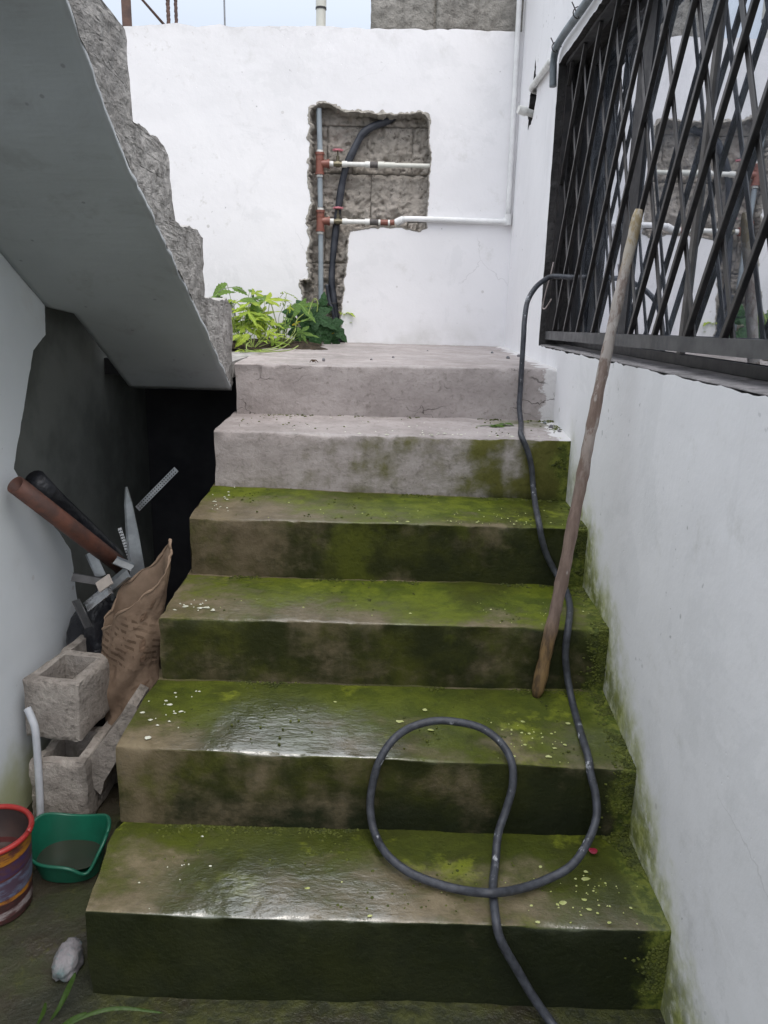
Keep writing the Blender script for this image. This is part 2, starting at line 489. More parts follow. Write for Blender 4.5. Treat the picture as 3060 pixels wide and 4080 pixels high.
M['bag'] = simple('black_plastic_bag', (.012, .013, .017), (.022, .023, .028), 14, .35, .6, 0, .01)
M['sack'] = sack_material()
M['sack_in'] = simple('kraft_inside', (.27, .19, .135), (.20, .14, .095), 14, .85, .4)
M['print'] = simple('printed_mark', (.13, .082, .052), (.16, .10, .065), 60, .8, .1)
M['green_plastic'] = simple('green_plastic', (.008, .115, .068), (.006, .085, .05), 9, .38, .08)
M['dirty_water'] = simple('dark_dirty_water', (.02, .03, .022), (.03, .035, .025), 8, .15, .1)
M['red_plastic'] = simple('red_plastic', (.33, .028, .024), (.24, .02, .018), 12, .35, .08)
M['label_yellow'] = simple('yellow_label', (.30, .13, .015), (.20, .07, .015), 20, .45, .05)
M['label_violet'] = simple('violet_label', (.05, .028, .075), (.035, .02, .05), 20, .45, .05)
M['label_blue'] = simple('pale_blue_label', (.10, .12, .19), (.06, .07, .12), 20, .45, .05)
M['label_red'] = simple('maroon_label', (.10, .035, .035), (.065, .03, .032), 20, .45, .05)
M['label_white'] = simple('white_print', (.26, .22, .22), (.10, .06, .06), 20, .45, .05)
for nm_, c1_, c2_ in (('label_yellow', (.36, .15, .015), (.10, .035, .03)), ('label_violet', (.05, .028, .08), (.085, .035, .035)), ('label_blue', (.12, .14, .21), (.07, .045, .07)), ('label_white', (.28, .24, .24), (.08, .035, .035)), ('label_red', (.13, .04, .04), (.06, .03, .03))):
    k = Mat('worn_'+nm_)
    f_ = k.step(k.noise(26, 5, .7, stretch=(.6, .6, 1.6)), .42, .60)
    M[nm_] = k.out(k.mix(f_, c1_, c2_), .5, k.bump(k.noise(40, 4), .15, .002))
M['bucket_in'] = simple('stained_bucket_inside', (.06, .035, .03), (.03, .02, .02), 9, .6, .2)
M['yellow'] = simple('yellow_foam', (.36, .19, .03), (.28, .14, .025), 20, .7, .2)
M['stone'] = raw_concrete('pale_stone', (.22, .21, .22), (.15, .14, .15), (.07, .15, .15), 20, .5, .004)
M['lichen'] = simple('yellow_lichen', (.44, .46, .20), (.30, .33, .10), 60, .85, .4)
M['moss'] = simple('cushion_moss', (.085, .098, .010), (.040, .050, .008), 34, .9, .6, 0, .003)
M['splash'] = simple('paint_splash', (.62, .62, .54), (.42, .43, .32), 60, .7, .2)
M['leaf_y'] = leaf_material('young_leaf', (.38, .48, .05), (.23, .36, .04))
M['leaf_m'] = leaf_material('mid_leaf', (.16, .27, .045), (.10, .20, .035))
M['leaf_d'] = leaf_material('dark_leaf', (.035, .105, .030), (.028, .08, .026))
M['grass'] = leaf_material('floor_grass', (.055, .105, .018), (.04, .08, .016))
M['leaf_yel'] = leaf_material('yellowed_leaf', (.55, .42, .03), (.50, .45, .05))
M['stem_y'] = simple('pale_stem', (.26, .33, .08), (.20, .27, .06), 30, .5, .1)
M['stem_g'] = simple('grey_green_stem', (.22, .26, .17), (.17, .2, .12), 30, .5, .1)
M['petal'] = simple('red_petal', (.35, .02, .05), (.25, .015, .04), 50, .5, .1)
M['wire'] = simple('pale_cord', (.42, .36, .34), (.32, .27, .26), 60, .7, .2)
M['dry_leaf'] = simple('dead_leaf', (.09, .055, .03), (.06, .035, .02), 50, .8, .3)

k = Mat('weathered_stick')
x, y, z = k.xyz()
nz_ = k.noise(12, 5, .65, stretch=(6, 6, 1))
c = k.mix(k.step(nz_, .35, .65), (.235, .17, .14), (.15, .105, .085))
c = k.mix(k.math('MULTIPLY', k.step(z, 1.05, 1.35), .55), c, k.mix(k.step(nz_, .4, .6), (.40, .36, .34), (.25, .20, .17)))
c = k.mix(k.step(z, 1.40, 1.47), c, (.30, .235, .135))
c = k.mix(k.step(z, .62, .52), c, k.mix(k.step(nz_, .4, .6), (.20, .125, .055), (.085, .055, .03)))
pt = k.step(k.noise(34, 3, .6, stretch=(1, 1, .6)), .66, .72)
c = k.mix(k.math('MULTIPLY', pt, .8), c, (.56, .53, .50))
fl_ = k.math('MULTIPLY', k.step(k.noise(16, 6, .7, stretch=(1.5, 1.5, .7)), .47, .56), k.math('MULTIPLY', k.step(z, .85, 1.15), k.step(z, 1.44, 1.38, 1, 1)))
c = k.mix(k.math('MULTIPLY', fl_, .6), c, (.47, .44, .41))
M['wood'] = k.out(c, .7, k.bump(k.noise(40, 5, .7, stretch=(3, 3, 1)), .6, .004), spec=.3)

# ------------------------------------------------------------------ geometry helpers
def wloc(o):
    v = Vector((0, 0, 0))
    while o is not None:
        v += o.location
        o = o.parent
    return v

def link(name, me, mat, parent=None, smooth=False):
    o = bpy.data.objects.new(name, me)
    COL.objects.link(o)
    if mat is not None and not me.materials:
        for q in (mat if isinstance(mat, list) else [mat]):
            me.materials.append(q)
    if smooth:
        me.polygons.foreach_set('use_smooth', [True]*len(me.polygons))
    if parent is not None:
        o.parent = parent
        o.location = -wloc(parent)
    return o

def mesh(name, vs, fs, mat, parent=None, smooth=False):
    me = bpy.data.meshes.new(name)
    me.from_pydata([tuple(v) for v in vs], [], fs)
    me.update()
    bm = bmesh.new()
    bm.from_mesh(me)
    bmesh.ops.recalc_face_normals(bm, faces=bm.faces)
    bm.to_mesh(me)
    bm.free()
    return link(name, me, mat, parent, smooth)

def from_bm(name, bm, mat, parent=None, smooth=False):
    bmesh.ops.recalc_face_normals(bm, faces=bm.faces)
    me = bpy.data.meshes.new(name)
    bm.to_mesh(me)
    bm.free()
    return link(name, me, mat, parent, smooth)

def thing(name, label, cat, loc=(0, 0, 0), group=None):
    o = bpy.data.objects.new(name, None)
    COL.objects.link(o)
    o.empty_display_size = .05
    o.location = loc
    return tag(o, label, cat, group)

def tag(o, label, cat, group=None):
    o['label'] = label
    o['category'] = cat
    if group:
        o['group'] = group
    return o

def structure(o):
    o['kind'] = 'structure'
    return o

def fb(p, s=1.0, seed=0.0, octv=4):
    p = Vector(p)*s + Vector((seed*7.3, seed*3.1, seed*5.7))
    return mnoise.fractal(p, 1.0, 2.0, octv, noise_basis='PERLIN_ORIGINAL')

def spline(pts, n=6):
    P = [Vector(p) for p in pts]
    out = []
    for i in range(len(P)-1):
        a = P[max(i-1, 0)]; b = P[i]; c_ = P[i+1]; d = P[min(i+2, len(P)-1)]
        for j in range(n):
            t = j/n
            out.append(.5*((2*b) + (c_-a)*t + (2*a-5*b+4*c_-d)*t*t + (-a+3*b-3*c_+d)*t**3))
    out.append(P[-1])
    return out

def tube(bm, pts, r, seg=10, hollow=0.0, rfun=None, wob=0.0):
    P = [Vector(p) for p in pts]
    rings = []
    up = None
    for i, p in enumerate(P):
        t = (P[min(i+1, len(P)-1)] - P[max(i-1, 0)])
        t.normalize()
        if up is None:
            up = t.orthogonal().normalized()
        else:
            up = (up - t*up.dot(t))
            up = up.normalized() if up.length > 1e-6 else t.orthogonal().normalized()
        s = t.cross(up)
        rr = r if rfun is None else rfun(i/(len(P)-1))
        rr *= 1 + (wob*fb(p, 30) if wob else 0)
        rings.append([bm.verts.new(p + (up*math.cos(a) + s*math.sin(a))*rr) for a in [2*math.pi*j/seg for j in range(seg)]])
    for a, b in zip(rings, rings[1:]):
        for j in range(seg):
            bm.faces.new((a[j], a[(j+1) % seg], b[(j+1) % seg], b[j]))
    if hollow:
        # open near end: inner wall down the bore
        t = (P[1]-P[0]).normalized()
        inn = [bm.verts.new(P[0] + (v.co-P[0])*(1-hollow)) for v in rings[0]]
        dep = [bm.verts.new(v.co + t*.32) for v in inn]
        for j in range(seg):
            q = (j+1) % seg
            bm.faces.new((rings[0][j], inn[j], inn[q], rings[0][q]))
            bm.faces.new((inn[j], dep[j], dep[q], inn[q]))
        bm.faces.new(dep)
    else:
        bm.faces.new(rings[0][::-1])
    bm.faces.new(rings[-1])

def tube_obj(name, pts, r, mat, parent=None, seg=10, **kw):
    bm = bmesh.new()
    tube(bm, pts, r, seg, **kw)
    return from_bm(name, bm, mat, parent, True)

def sharpen(o, ang=40):
    """flat-looking creases where a smooth-shaded mesh turns sharply"""
    me = o.data
    bm = bmesh.new()
    bm.from_mesh(me)
    for e in bm.edges:
        if len(e.link_faces) == 2 and e.calc_face_angle(0) > math.radians(ang):
            e.smooth = False
    bm.to_mesh(me)
    bm.free()
    return o

def box_bm(bm, x0, x1, y0, y1, z0, z1, bev=0.0, rot=None, org=None):
    vs = [bm.verts.new((x, y, z)) for x in (x0, x1) for y in (y0, y1) for z in (z0, z1)]
    q = [(0, 1, 3, 2), (4, 6, 7, 5), (0, 4, 5, 1), (2, 3, 7, 6), (0, 2, 6, 4), (1, 5, 7, 3)]
    fs = [bm.faces.new([vs[i] for i in f]) for f in q]
    if bev:
        es = list({e for f in fs for e in f.edges})
        r = bmesh.ops.bevel(bm, geom=es, offset=bev, segments=2, affect='EDGES', profile=.5)
        vs = list({v for f in r['faces'] for v in f.verts} | {v for v in vs if v.is_valid})
    if rot is not None:
        bmesh.ops.transform(bm, matrix=Matrix.Translation(Vector(org)) @ rot.to_4x4() @ Matrix.Translation(-Vector(org)), verts=vs)

def box(name, x0, x1, y0, y1, z0, z1, mat, parent=None, bev=0.0, **kw):
    bm = bmesh.new()
    box_bm(bm, x0, x1, y0, y1, z0, z1, bev, **kw)
    return from_bm(name, bm, mat, parent)

def prism(name, outer, holes, to3, d0, d1, mats, parent=None):
    """outline (and holes) in a plane, given depth; side faces use mats[1]"""
    loops = [outer] + list(holes)
    flat = [p for l in loops for p in l]
    tris = tessellate_polygon([[Vector((p[0], p[1], 0)) for p in l] for l in loops])
    n = len(flat)
    vs = [to3(p[0], p[1], d0) for p in flat] + [to3(p[0], p[1], d1) for p in flat]
    fs = [tuple(t) for t in tris] + [tuple(i+n for i in t[::-1]) for t in tris]
    nf = len(fs)
    s = 0
    for l in loops:
        m_ = len(l)
        for i in range(m_):
            a, b = s+i, s+(i+1) % m_
            fs.append((a, b, b+n, a+n))
        s += m_
    o = mesh(name, vs, fs, mats, parent)
    if isinstance(mats, list) and len(mats) > 1:
        me = o.data
        ax = (to3(0, 0, 1)-to3(0, 0, 0)).normalized()
        for p in me.polygons:
            if abs(p.normal.dot(ax)) < .6:
                p.material_index = 1
    return o

def jag(pts, amp, step=.012, closed=True, seed=0):
    out = []
    n = len(pts)
    for i in range(n if closed else n-1):
        a, b = Vector(pts[i]), Vector(pts[(i+1) % n])
        m_ = max(1, int((b-a).length/step))
        for j in range(m_):
            p = a.lerp(b, j/m_)
            k_ = amp
            out.append((p[0] + k_*fb((p[0], p[1], 1), 22, seed) + .5*k_*fb((p[0], p[1], 5), 70, seed),
                        p[1] + k_*fb((p[0], p[1], 9), 22, seed+3) + .5*k_*fb((p[0], p[1], 7), 70, seed)))
    if not closed:
        out.append(tuple(pts[-1]))
    return out

def rough_slab(name, x0, x1, z0, z1, y, thick, nx, nz, amp, freq, mat, parent, seed=0, edge=.006):
    """block face towards the camera (-Y): a displaced grid with closed sides"""
    vs, fs = [], []
    for j in range(nz+1):
        for i in range(nx+1):
            u, v = i/nx, j/nz
            xx, zz = x0+(x1-x0)*u, z0+(z1-z0)*v
            e = min(u, 1-u)*(x1-x0), min(v, 1-v)*(z1-z0)
            d = fb((xx, 0, zz), freq, seed, 5)
            pit = max(0, fb((xx, 3, zz), freq*1.9, seed+2, 3)-.12)*1.6
            rim = max(0, 1-min(e)/.012)
            vs.append((xx + .003*fb((xx, 8, zz), 30, seed), y - amp*d + amp*pit + edge*rim*rim, zz + .003*fb((xx, 4, zz), 30, seed)))
    for j in range(nz):
        for i in range(nx):
            a = j*(nx+1)+i
            fs.append((a, a+1, a+nx+2, a+nx+1))
    border = [i for i in range(nx+1)] + [(j+1)*(nx+1)-1 for j in range(1, nz+1)] + \
             [nz*(nx+1)+i for i in range(nx-1, -1, -1)] + [j*(nx+1) for j in range(nz-1, 0, -1)]
    o0 = len(vs)
    for b in border:
        vs.append((vs[b][0], y+thick, vs[b][2]))
    m_ = len(border)
    for i in range(m_):
        fs.append((border[i], border[(i+1) % m_], o0+(i+1) % m_, o0+i))
    fs.append(tuple(range(o0, o0+m_)))
    return mesh(name, vs, fs, mat, parent, True)

# ------------------------------------------------------------------ ground
g = 14
vs, fs = [], []
NX = NY = 60
for j in range(NY+1):
    for i in range(NX+1):
        xx = -1.0 + 1.7*i/NX if 0 < i < NX else (-g if i == 0 else g)
        yy = .6 + 1.6*j/NY if 0 < j < NY else (-g if j == 0 else g)
        zz = .006*fb((xx, yy, 0), 6) if 0 < i < NX and 0 < j < NY else -.01
        vs.append((xx, yy, zz))
for j in range(NY):
    for i in range(NX):
        a = j*(NX+1)+i
        fs.append((a, a+1, a+NX+2, a+NX+1))
structure(mesh('ground', vs, fs, M['ground'], None, True))

# ------------------------------------------------------------------ concrete stairs
YN = [2.616, 2.335, 2.055, 1.775, 1.486, 1.214]
XL = [-.485, -.500, -.512, -.524, -.545, -.522]
ZN = [(1.137, 1.146), (.951, .951), (.749, .747), (.567, .565), (.383, .358), (.197, .188)]
ZB = [(.969, .973), (.779, .757), (.583, .577), (.400, .397), (.190, .187), (.004, .002)]
stairs = thing('concrete_staircase', 'mossy wet concrete staircase climbing between the white walls to the pipe niche', 'staircase', (0, 1.9, 0))

def lerp(a, b, t):
    return a + (b-a)*t

STEP_OBJ = []
def make_step(k):
    last = (k == 0)
    yb = 3.87 if last else YN[k-1]+.05
    NXs = 110
    x1 = .64
    rows = []
    # profile parameters: riser (6), nosing (5), tread (9), back, underside
    prof = []
    for q in range(7): prof.append(('r', q/6))
    for q in range(1, 5): prof.append(('n', q/5))
    for q in range(0, 11): prof.append(('t', q/10))
    vs, fs = [], []
    for i in range(NXs+1):
        u = i/NXs
        xl = XL[k]
        X = lerp(xl, x1, u)
        t = (X-XL[k])/(.6-XL[k])
        zt = lerp(*ZN[k], t)
        zlow = lerp(*ZB[k], t)-.03
        zback = lerp(*ZB[k-1], t) if not last else 1.168
        yback = YN[k-1] if not last else 3.85
        chip = max(0, fb((X, k*3.1, 0), 9, 4)-.14)*.055 + max(0, fb((X, k*3.1, 5), 40, 4)-.25)*.012
        r = .0065+chip*.6
        yn = YN[k] + .004*fb((X, k*2.0, 0), 3.5) + .0012*fb((X, k*2.0, 2), 26)
        zt += .003*fb((X, k*2.0, 8), 4)
        for kind, q in prof:
            if kind == 'r':
                z = lerp(zlow, zt-r, q)
                y = yn + .0035*fb((X, z, k), 6) + .0016*fb((X, z, k+.5), 28)
            elif kind == 'n':
                a = q*math.pi/2
                y = yn + r*(1-math.cos(a)); z = zt - r*(1-math.sin(a))
                y += .001*fb((X, z, k), 40)
            else:
                y = lerp(yn+r, yback, q); z = lerp(zt, zback, q)
                z += .0035*fb((X, y, k), 6)*min(1, q*5) + .0014*fb((X, y, k+.5), 30)
            # the left end wanders from the nosing to the next step's corner
            xx = X
            if u < .02 or True:
                w = max(0, 1-u*14)
                tgt = XL[k] if kind != 't' else lerp(XL[k], (XL[k-1] if not last else -.50)-.01, q)
                xx = X + (tgt-XL[k])*w + w*.006*fb((0, y, z), 14, k)
            vs.append((xx, y, z))
        vs.append((X, yb, vs[-1][2]))
        vs.append((X, yb, max(zlow-.02, -.05)))
        vs.append((X, yn+.02, max(zlow-.02, -.05)))
    R_ = len(prof)+3
    for i in range(NXs):
        for j in range(R_):
            a, b = i*R_+j, i*R_+(j+1) % R_
            fs.append((a, b, b+R_, a+R_))
    fs.append(tuple(range(R_)))
    fs.append(tuple(NXs*R_+j for j in range(R_)))
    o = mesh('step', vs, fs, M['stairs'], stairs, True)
    sharpen(o, 60)
    return o

# object colour drives the growth: r = tread, g = riser, b = lean towards the right wall
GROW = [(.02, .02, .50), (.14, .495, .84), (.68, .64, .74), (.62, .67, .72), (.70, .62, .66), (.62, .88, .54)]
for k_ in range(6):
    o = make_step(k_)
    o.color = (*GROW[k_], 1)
    o['label'] = ['dry grey top step running into the landing', 'step with bare grey tread and half mossy riser',
                  'third step from the top with yellow green tread', 'fourth step from the top with worn tan tread',
                  'step carrying the top of the hose loop', 'lowest step with shining wet tread'][k_]
    STEP_OBJ.append(o)

def tread_z(k, x, y):
    t = (x-XL[k])/(.6-XL[k])
    a = lerp(*ZN[k], t)
    b = lerp(*ZB[k-1], t) if k else 1.168
    y0, y1 = YN[k], (YN[k-1] if k else 3.85)
    return lerp(a, b, (y-y0)/(y1-y0))

def blotches(name, k, spots, mat):
    bm = bmesh.new()
    for (x, y, r) in spots:
        z = tread_z(k, x, y) + .004*fb((x, y, k), 6) + .0022
        n = random.randint(6, 9)
        ph = random.random()*6
        st = random.uniform(.9, 1.9)
        c = bm.verts.new((x, y, z+.0011+.0004*random.random()))
        ring = []
        for q in range(n):
            a = ph + 2*math.pi*q/n
            rr = r*random.uniform(.6, 1.2)
            ring.append(bm.verts.new((x+rr*st*math.cos(a), y+rr*math.sin(a), z-.0012)))
        for q in range(n):
            bm.faces.new((c, ring[q], ring[(q+1) % n]))
    o = from_bm(name, bm, mat, STEP_OBJ[k], True)
    o['kind'] = 'stuff'
    return o

def cluster(cx, cy, sx, sy, n, r0, r1, k):
    out = []
    for _ in range(int(n*.62)):
        x = random.gauss(cx, sx); y = random.gauss(cy, sy)
        y = min(max(y, YN[k]+.012), (YN[k-1] if k else 3.8)-.012)
        x = min(max(x, XL[k]+.02), .57)
        out.append((x, y, r0*(r1/r0)**(random.random()**1.5)))
    return out

blotches('lichen', 5, cluster(.46, 1.30, .06, .05, 75, .0010, .0055, 5) + cluster(.3, 1.28, .12, .05, 14, .001, .006, 5)
         + cluster(-.02, 1.26, .25, .06, 8, .0015, .005, 5), M['lichen'])
blotches('lichen', 4, cluster(.38, 1.57, .06, .04, 60, .0010, .0055, 4) + cluster(.12, 1.62, .12, .05, 9, .002, .008, 4), M['lichen'])
blotches('lichen', 2, cluster(.36, 2.13, .12, .05, 70, .0008, .004, 2) + cluster(.0, 2.13, .2, .05, 14, .0012, .005, 2), M['lichen'])
blotches('lichen', 3, cluster(.42, 1.86, .10, .05, 40, .0007, .003, 3) + cluster(-.15, 1.85, .25, .05, 14, .001, .003, 3), M['lichen'])
blotches('paint_splash', 4, cluster(-.46, 1.62, .035, .06, 34, .0014, .0075, 4), M['splash'])
blotches('paint_splash', 3, cluster(-.46, 1.83, .03, .035, 30, .0014, .008, 3), M['splash'])
blotches('paint_splash', 2, cluster(-.455, 2.20, .025, .05, 28, .0012, .005, 2), M['splash'])
blotches('paint_splash', 1, cluster(.28, 2.355, .16, .012, 60, .0010, .005, 1) + cluster(.2, 2.45, .2, .06, 40, .0008, .003, 1), M['splash'])
blotches('paint_splash', 5, cluster(-.40, 1.33, .05, .06, 16, .001, .004, 5), M['splash'])

def moss_clumps(k, n, seed):
    rnd = random.Random(seed)
    bm = bmesh.new()
    ico = bmesh.new()
    bmesh.ops.create_icosphere(ico, subdivisions=1, radius=1)
    iv = [v.co.copy() for v in ico.verts]
    ifc = [[v.index for v in f.verts] for f in ico.faces]
    ico.free()
    yb = YN[k-1]
    made = 0
    while made < n:
        w = rnd.random()
        if w < .34:      # along the wall on the tread
            x = .600-abs(rnd.gauss(0, .018)); y = rnd.uniform(YN[k]+.004, yb-.004); z = tread_z(k, x, y)
        elif w < .60:    # up the wall end of the riser
            x = .598-abs(rnd.gauss(0, .022)); z = rnd.uniform(lerp(*ZB[k], 1), lerp(*ZN[k], 1)-.004); y = YN[k]-.001
        elif w < .88:    # in the corner at the back of the tread
            x = rnd.uniform(-.48, .59); y = yb-.002-abs(rnd.gauss(0, .012)); z = tread_z(k, x, y)
        else:
            x = rnd.uniform(-.45, .59); y = rnd.uniform(YN[k]+.03, yb); z = tread_z(k, x, y)
        if fb((x, y, z), 7, 3)+.25*fb((x, y, z), 25, 2) < (-.02 if x > .5 else .10):
            continue
        made += 1
        r = .0012*(3.6)**rnd.random()
        vv = [bm.verts.new((x+q.x*r*rnd.uniform(.8, 1.5), y+q.y*r*rnd.uniform(.8, 1.3), z+q.z*r*.75)) for q in iv]
        for f in ifc:
            bm.faces.new([vv[i] for i in f])
    o = from_bm('moss_clumps', bm, M['moss'], STEP_OBJ[k], True)
    o['kind'] = 'stuff'
for k_, n_ in ((1, 420), (2, 800), (3, 900), (4, 1100), (5, 1300)):
    moss_clumps(k_, n_, 40+k_)

# ------------------------------------------------------------------ back wall with the broken-open pipe niche
NICHE = [(-0.176,1.145),(-0.207,1.277),(-0.192,1.386),(-0.191,1.472),(-0.172,1.557),(-0.178,1.620),(-0.167,1.689),(-0.003,1.708),(0.085,1.706),(0.162,1.691),(0.199,1.709),(0.196,1.785),(0.202,1.897),(0.207,2.036),(0.198,2.056),(0.193,2.177),(0.143,2.205),(0.048,2.193),(-0.079,2.195),(-0.196,2.202),(-0.260,2.230),(-0.313,2.234),(-0.355,2.208),(-0.359,2.121),(-0.350,2.023),(-0.365,1.923),(-0.344,1.802),(-0.372,1.719),(-0.350,1.637),(-0.365,1.553),(-0.359,1.468),(-0.403,1.456),(-0.388,1.381),(-0.404,1.294),(-0.422,1.138)]
back = thing('back_wall', 'white plastered back wall with a broken open niche full of water pipes', 'wall', (-.3, 3.9, 1.1))
top = [(.66, 2.543), (.30, 2.545), (-.086, 2.540), (-.35, 2.545), (-.62, 2.537), (-.70, 2.530), (-.76, 2.541), (-.86, 2.529), (-.95, 2.54), (-1.173, 2.523), (-1.7, 2.52)]
nj = jag(NICHE, .0075, .007, closed=False, seed=1)
outline = [(.66, .95)] + jag(top, .004, .02, closed=False, seed=5) + [(-1.7, .95), (-.422, .95)] + nj[::-1] + [(-.176, .95)]
prism('plaster_face', outline, [], lambda a, b, d: Vector((a, d, b)), 3.850, 3.93, [M['back_wall'], M['broken']], back)
# torn plaster lip round the niche
bm = bmesh.new()
lip = jag(NICHE, .0075, .007, closed=False, seed=1)
ringp = []
for i, p in enumerate(lip):
    a = Vector(lip[max(i-1, 0)]); b = Vector(lip[min(i+1, len(lip)-1)])
    t = (b-a).normalized()
    nn = Vector((t.y, -t.x))            # outward from the niche
    w1 = .002+.016*abs(fb((p[0], p[1], 0), 24))*(1.2 if p[0] < -.3 or p[1] > 2.15 else .35)
    w2 = (.006+.022*abs(fb((p[0], p[1], 4), 26)))*(1.0 if p[0] < -.3 or p[1] > 2.15 else .4)
    q = Vector(p)
    o1 = q - nn*w1*-1*.0
    ringp.append((bm.verts.new((q.x+nn.x*w1*.9, 3.8495, q.y+nn.y*w1*.9)),
                  bm.verts.new((q.x-nn.x*.002, 3.8475-.002*random.random(), q.y-nn.y*.002)),
                  bm.verts.new((q.x-nn.x*w2*.6, 3.862+.006*random.random(), q.y-nn.y*w2*.6)),
                  bm.verts.new((q.x-nn.x*w2, 3.895, q.y-nn.y*w2)),
                  bm.verts.new((q.x-nn.x*w2*.4, 3.925, q.y-nn.y*w2*.4))))
for a, b in zip(ringp, ringp[1:]):
    for q in range(4):
        bm.faces.new((a[q], b[q], b[q+1], a[q+1]))
from_bm('torn_edge', bm, M['broken'], back)
# rough blocks at the back of the niche, laid in courses
box('mortar_bed', -.55, .4, 3.936, 4.02, .95, 2.5, M['broken'], back)
sd_ = 0
for zc0, zc1, xs in ((.98, 1.135, (-.5, -.1, .3)), (1.145, 1.335, (-.5, -.3, .1)), (1.345, 1.538, (-.5, -.08, .32)), (1.548, 1.735, (-.5, -.29, .11, .4)),
                     (1.745, 1.944, (-.5, -.07, .34)), (1.954, 2.15, (-.5, -.28, .12, .4)), (2.16, 2.35, (-.5, -.06, .34))):
    for xa, xb in zip(xs, xs[1:]):
        sd_ += 1
        rough_slab('block', xa+.0015, xb-.0015, zc0-.003, zc1+.003, 3.918+.004*random.random(), .05, 84, 40, .013, 22, M['block'], back, sd_)
back_core = box('wall_core', -1.7, .66, 4.021, 4.10, .9, 2.515, M['broken'], back)

# block pier standing on the back wall
pier = thing('block_pier', 'grey cinder block pier rising above the white back wall in the corner', 'pier', (.25, 4.0, 2.55))
for r_ in range(5):
    z0 = 2.548+.2*r_
    cuts = (-.092, .205, .62) if r_ % 2 == 0 else (-.094, .06, .40, .62)
    for xa, xb in zip(cuts, cuts[1:]):
        sd_ += 1
        rough_slab('block', xa+.004, xb-.004, z0+.004, z0+.194, 3.905+.006*random.random(), .19, 40, 20, .006, 16, M['pier_block'], pier, sd_, .008)
box('mortar', -.082, .62, 3.93, 4.08, 2.54, 3.55, M['broken'], pier)

# ------------------------------------------------------------------ house wall on the right
house = thing('house_wall', 'white rendered house wall on the right, stained green along the steps', 'wall', (.7, 1.5, 0))
hole = jag([(3.485, 2.335), (3.505, 2.27), (3.56, 2.222), (3.60, 2.14), (3.56, 2.085), (3.45, 2.105), (3.41, 2.15), (3.40, 2.20), (3.45, 2.26)], .017, .010, seed=8)
win = [(.70, 1.208), (2.968, 1.208), (2.978, 2.170), (.70, 2.170)]
to_h = lambda a, b, d: Vector((d, a, b))
def dense(pts, st):
    out = []
    for i in range(len(pts)):
        a, b = Vector(pts[i]), Vector(pts[(i+1) % len(pts)])
        m_ = max(1, int((b-a).length/st))
        out += [tuple(a.lerp(b, j/m_)) for j in range(m_)]
    return out
prism('rendered_face', [(.45, -.02), (4.2, -.02), (4.2, 2.74), (.45, 2.74)], [jag(win, .005, .02, seed=3), hole], to_h, .600, .74, [M['house_wall'], M['reveal']], house)
box('hole_backing', .66, .735, 3.34, 3.69, 2.05, 2.38, M['dark_wall'], house)  # near-black block, its colour stands in for the dark inside the hole
# cement sill, rough and unpainted
vs, fs = [], []
n_ = 120
for i in range(n_+1):
    yy = .7+2.26*i/n_
    e = .006*fb((yy, 0, 0), 9)+.004*fb((yy, 0, 0), 30)
    vs += [(.601+abs(e)*.7, yy, 1.2095), (.604+abs(e), yy, 1.2125+e*.3), (.70, yy, 1.216+e*.2), (.70, yy, 1.2095)]
for i in range(n_):
    for j in range(4):
        a, b = i*4+j, i*4+(j+1) % 4
        fs.append((a, b, b+4, a+4))
mesh('window_sill', vs, fs, M['sill'], house, True)

box('end_wall', .598, 3.2, .432, .449, -.02, 2.745, M['house_wall'], house)
box('roof_slab', .585, 3.2, .42, 4.2, 2.746, 2.80, M['flight'], house)

# window behind the grille
wf = box('window_frame', .700, .735, .71, 2.962, 1.217, 1.240, M['alu'], house)
box('frame_rail', .700, .735, .71, 2.962, 2.135, 2.160, M['alu'], wf)
box('frame_stile', .700, .735, 2.86, 2.962, 1.241, 2.134, M['alu'], wf)
box('frame_stile', .704, .735, 2.25, 2.37, 1.241, 2.134, M['alu'], wf)
box('mullion', .704, .735, 1.808, 1.828, 1.241, 2.134, M['alu_light'], wf)
for ya, yb_ in ((.71, 1.808), (1.828, 2.25), (2.37, 2.86)):
    box('pane', .7105, .7145, ya+.0015, yb_-.0015, 1.242, 2.133, M['glass'], wf)
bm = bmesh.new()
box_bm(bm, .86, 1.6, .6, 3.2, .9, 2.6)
room = from_bm('dark_room_box', bm, M['room_dark'], house)  # solid near-black box standing in for the unlit room
box('dark_lintel', .74, .859, .6, 3.0, 2.17, 2.2, M['room_dark'], house)
box('dark_ledge', .742, .859, .6, 3.0, 1.17, 1.206, M['room_dark'], house)
box('dark_reveal', .742, .859, 2.966, 3.0, 1.206, 2.17, M['room_dark'], house)
box('dark_reveal', .742, .859, .6, .698, 1.206, 2.17, M['room_dark'], house)

# ------------------------------------------------------------------ iron security grille
gr = thing('security_grille', 'black iron lattice grille of slanted bars in front of the house window', 'window grille', (.62, 1.6, 1.22))
def rail(name, z0, z1, flange):
    bm = bmesh.new()
    dz = lambda y: (2.96-y)*.0155
    for x0, x1, za, zb in ((.6215, .6250, z0, z1), (.6251, .655, z1-.004 if flange > 0 else z0, z1 if flange > 0 else z0+.004)):
        vs = [bm.verts.new((x, y, z+dz(y)*(1 if flange > 0 else .2))) for x in (x0, x1) for y in (.72, 2.962) for z in (za, zb)]
        for f in [(0, 1, 3, 2), (4, 6, 7, 5), (0, 4, 5, 1), (2, 3, 7, 6), (0, 2, 6, 4), (1, 5, 7, 3)]:
            bm.faces.new([vs[i] for i in f])
    from_bm(name, bm, M['iron_grey'], gr)
rail('bottom_rail', 1.233, 1.2635, 1)
rail('top_rail', 2.160, 2.190, -1)
box('end_bar', .6255, .650, 2.944, 2.962, 1.2655, 2.159, M['iron'], gr)
ZA, ZT = 1.268, 2.159
SL = .565
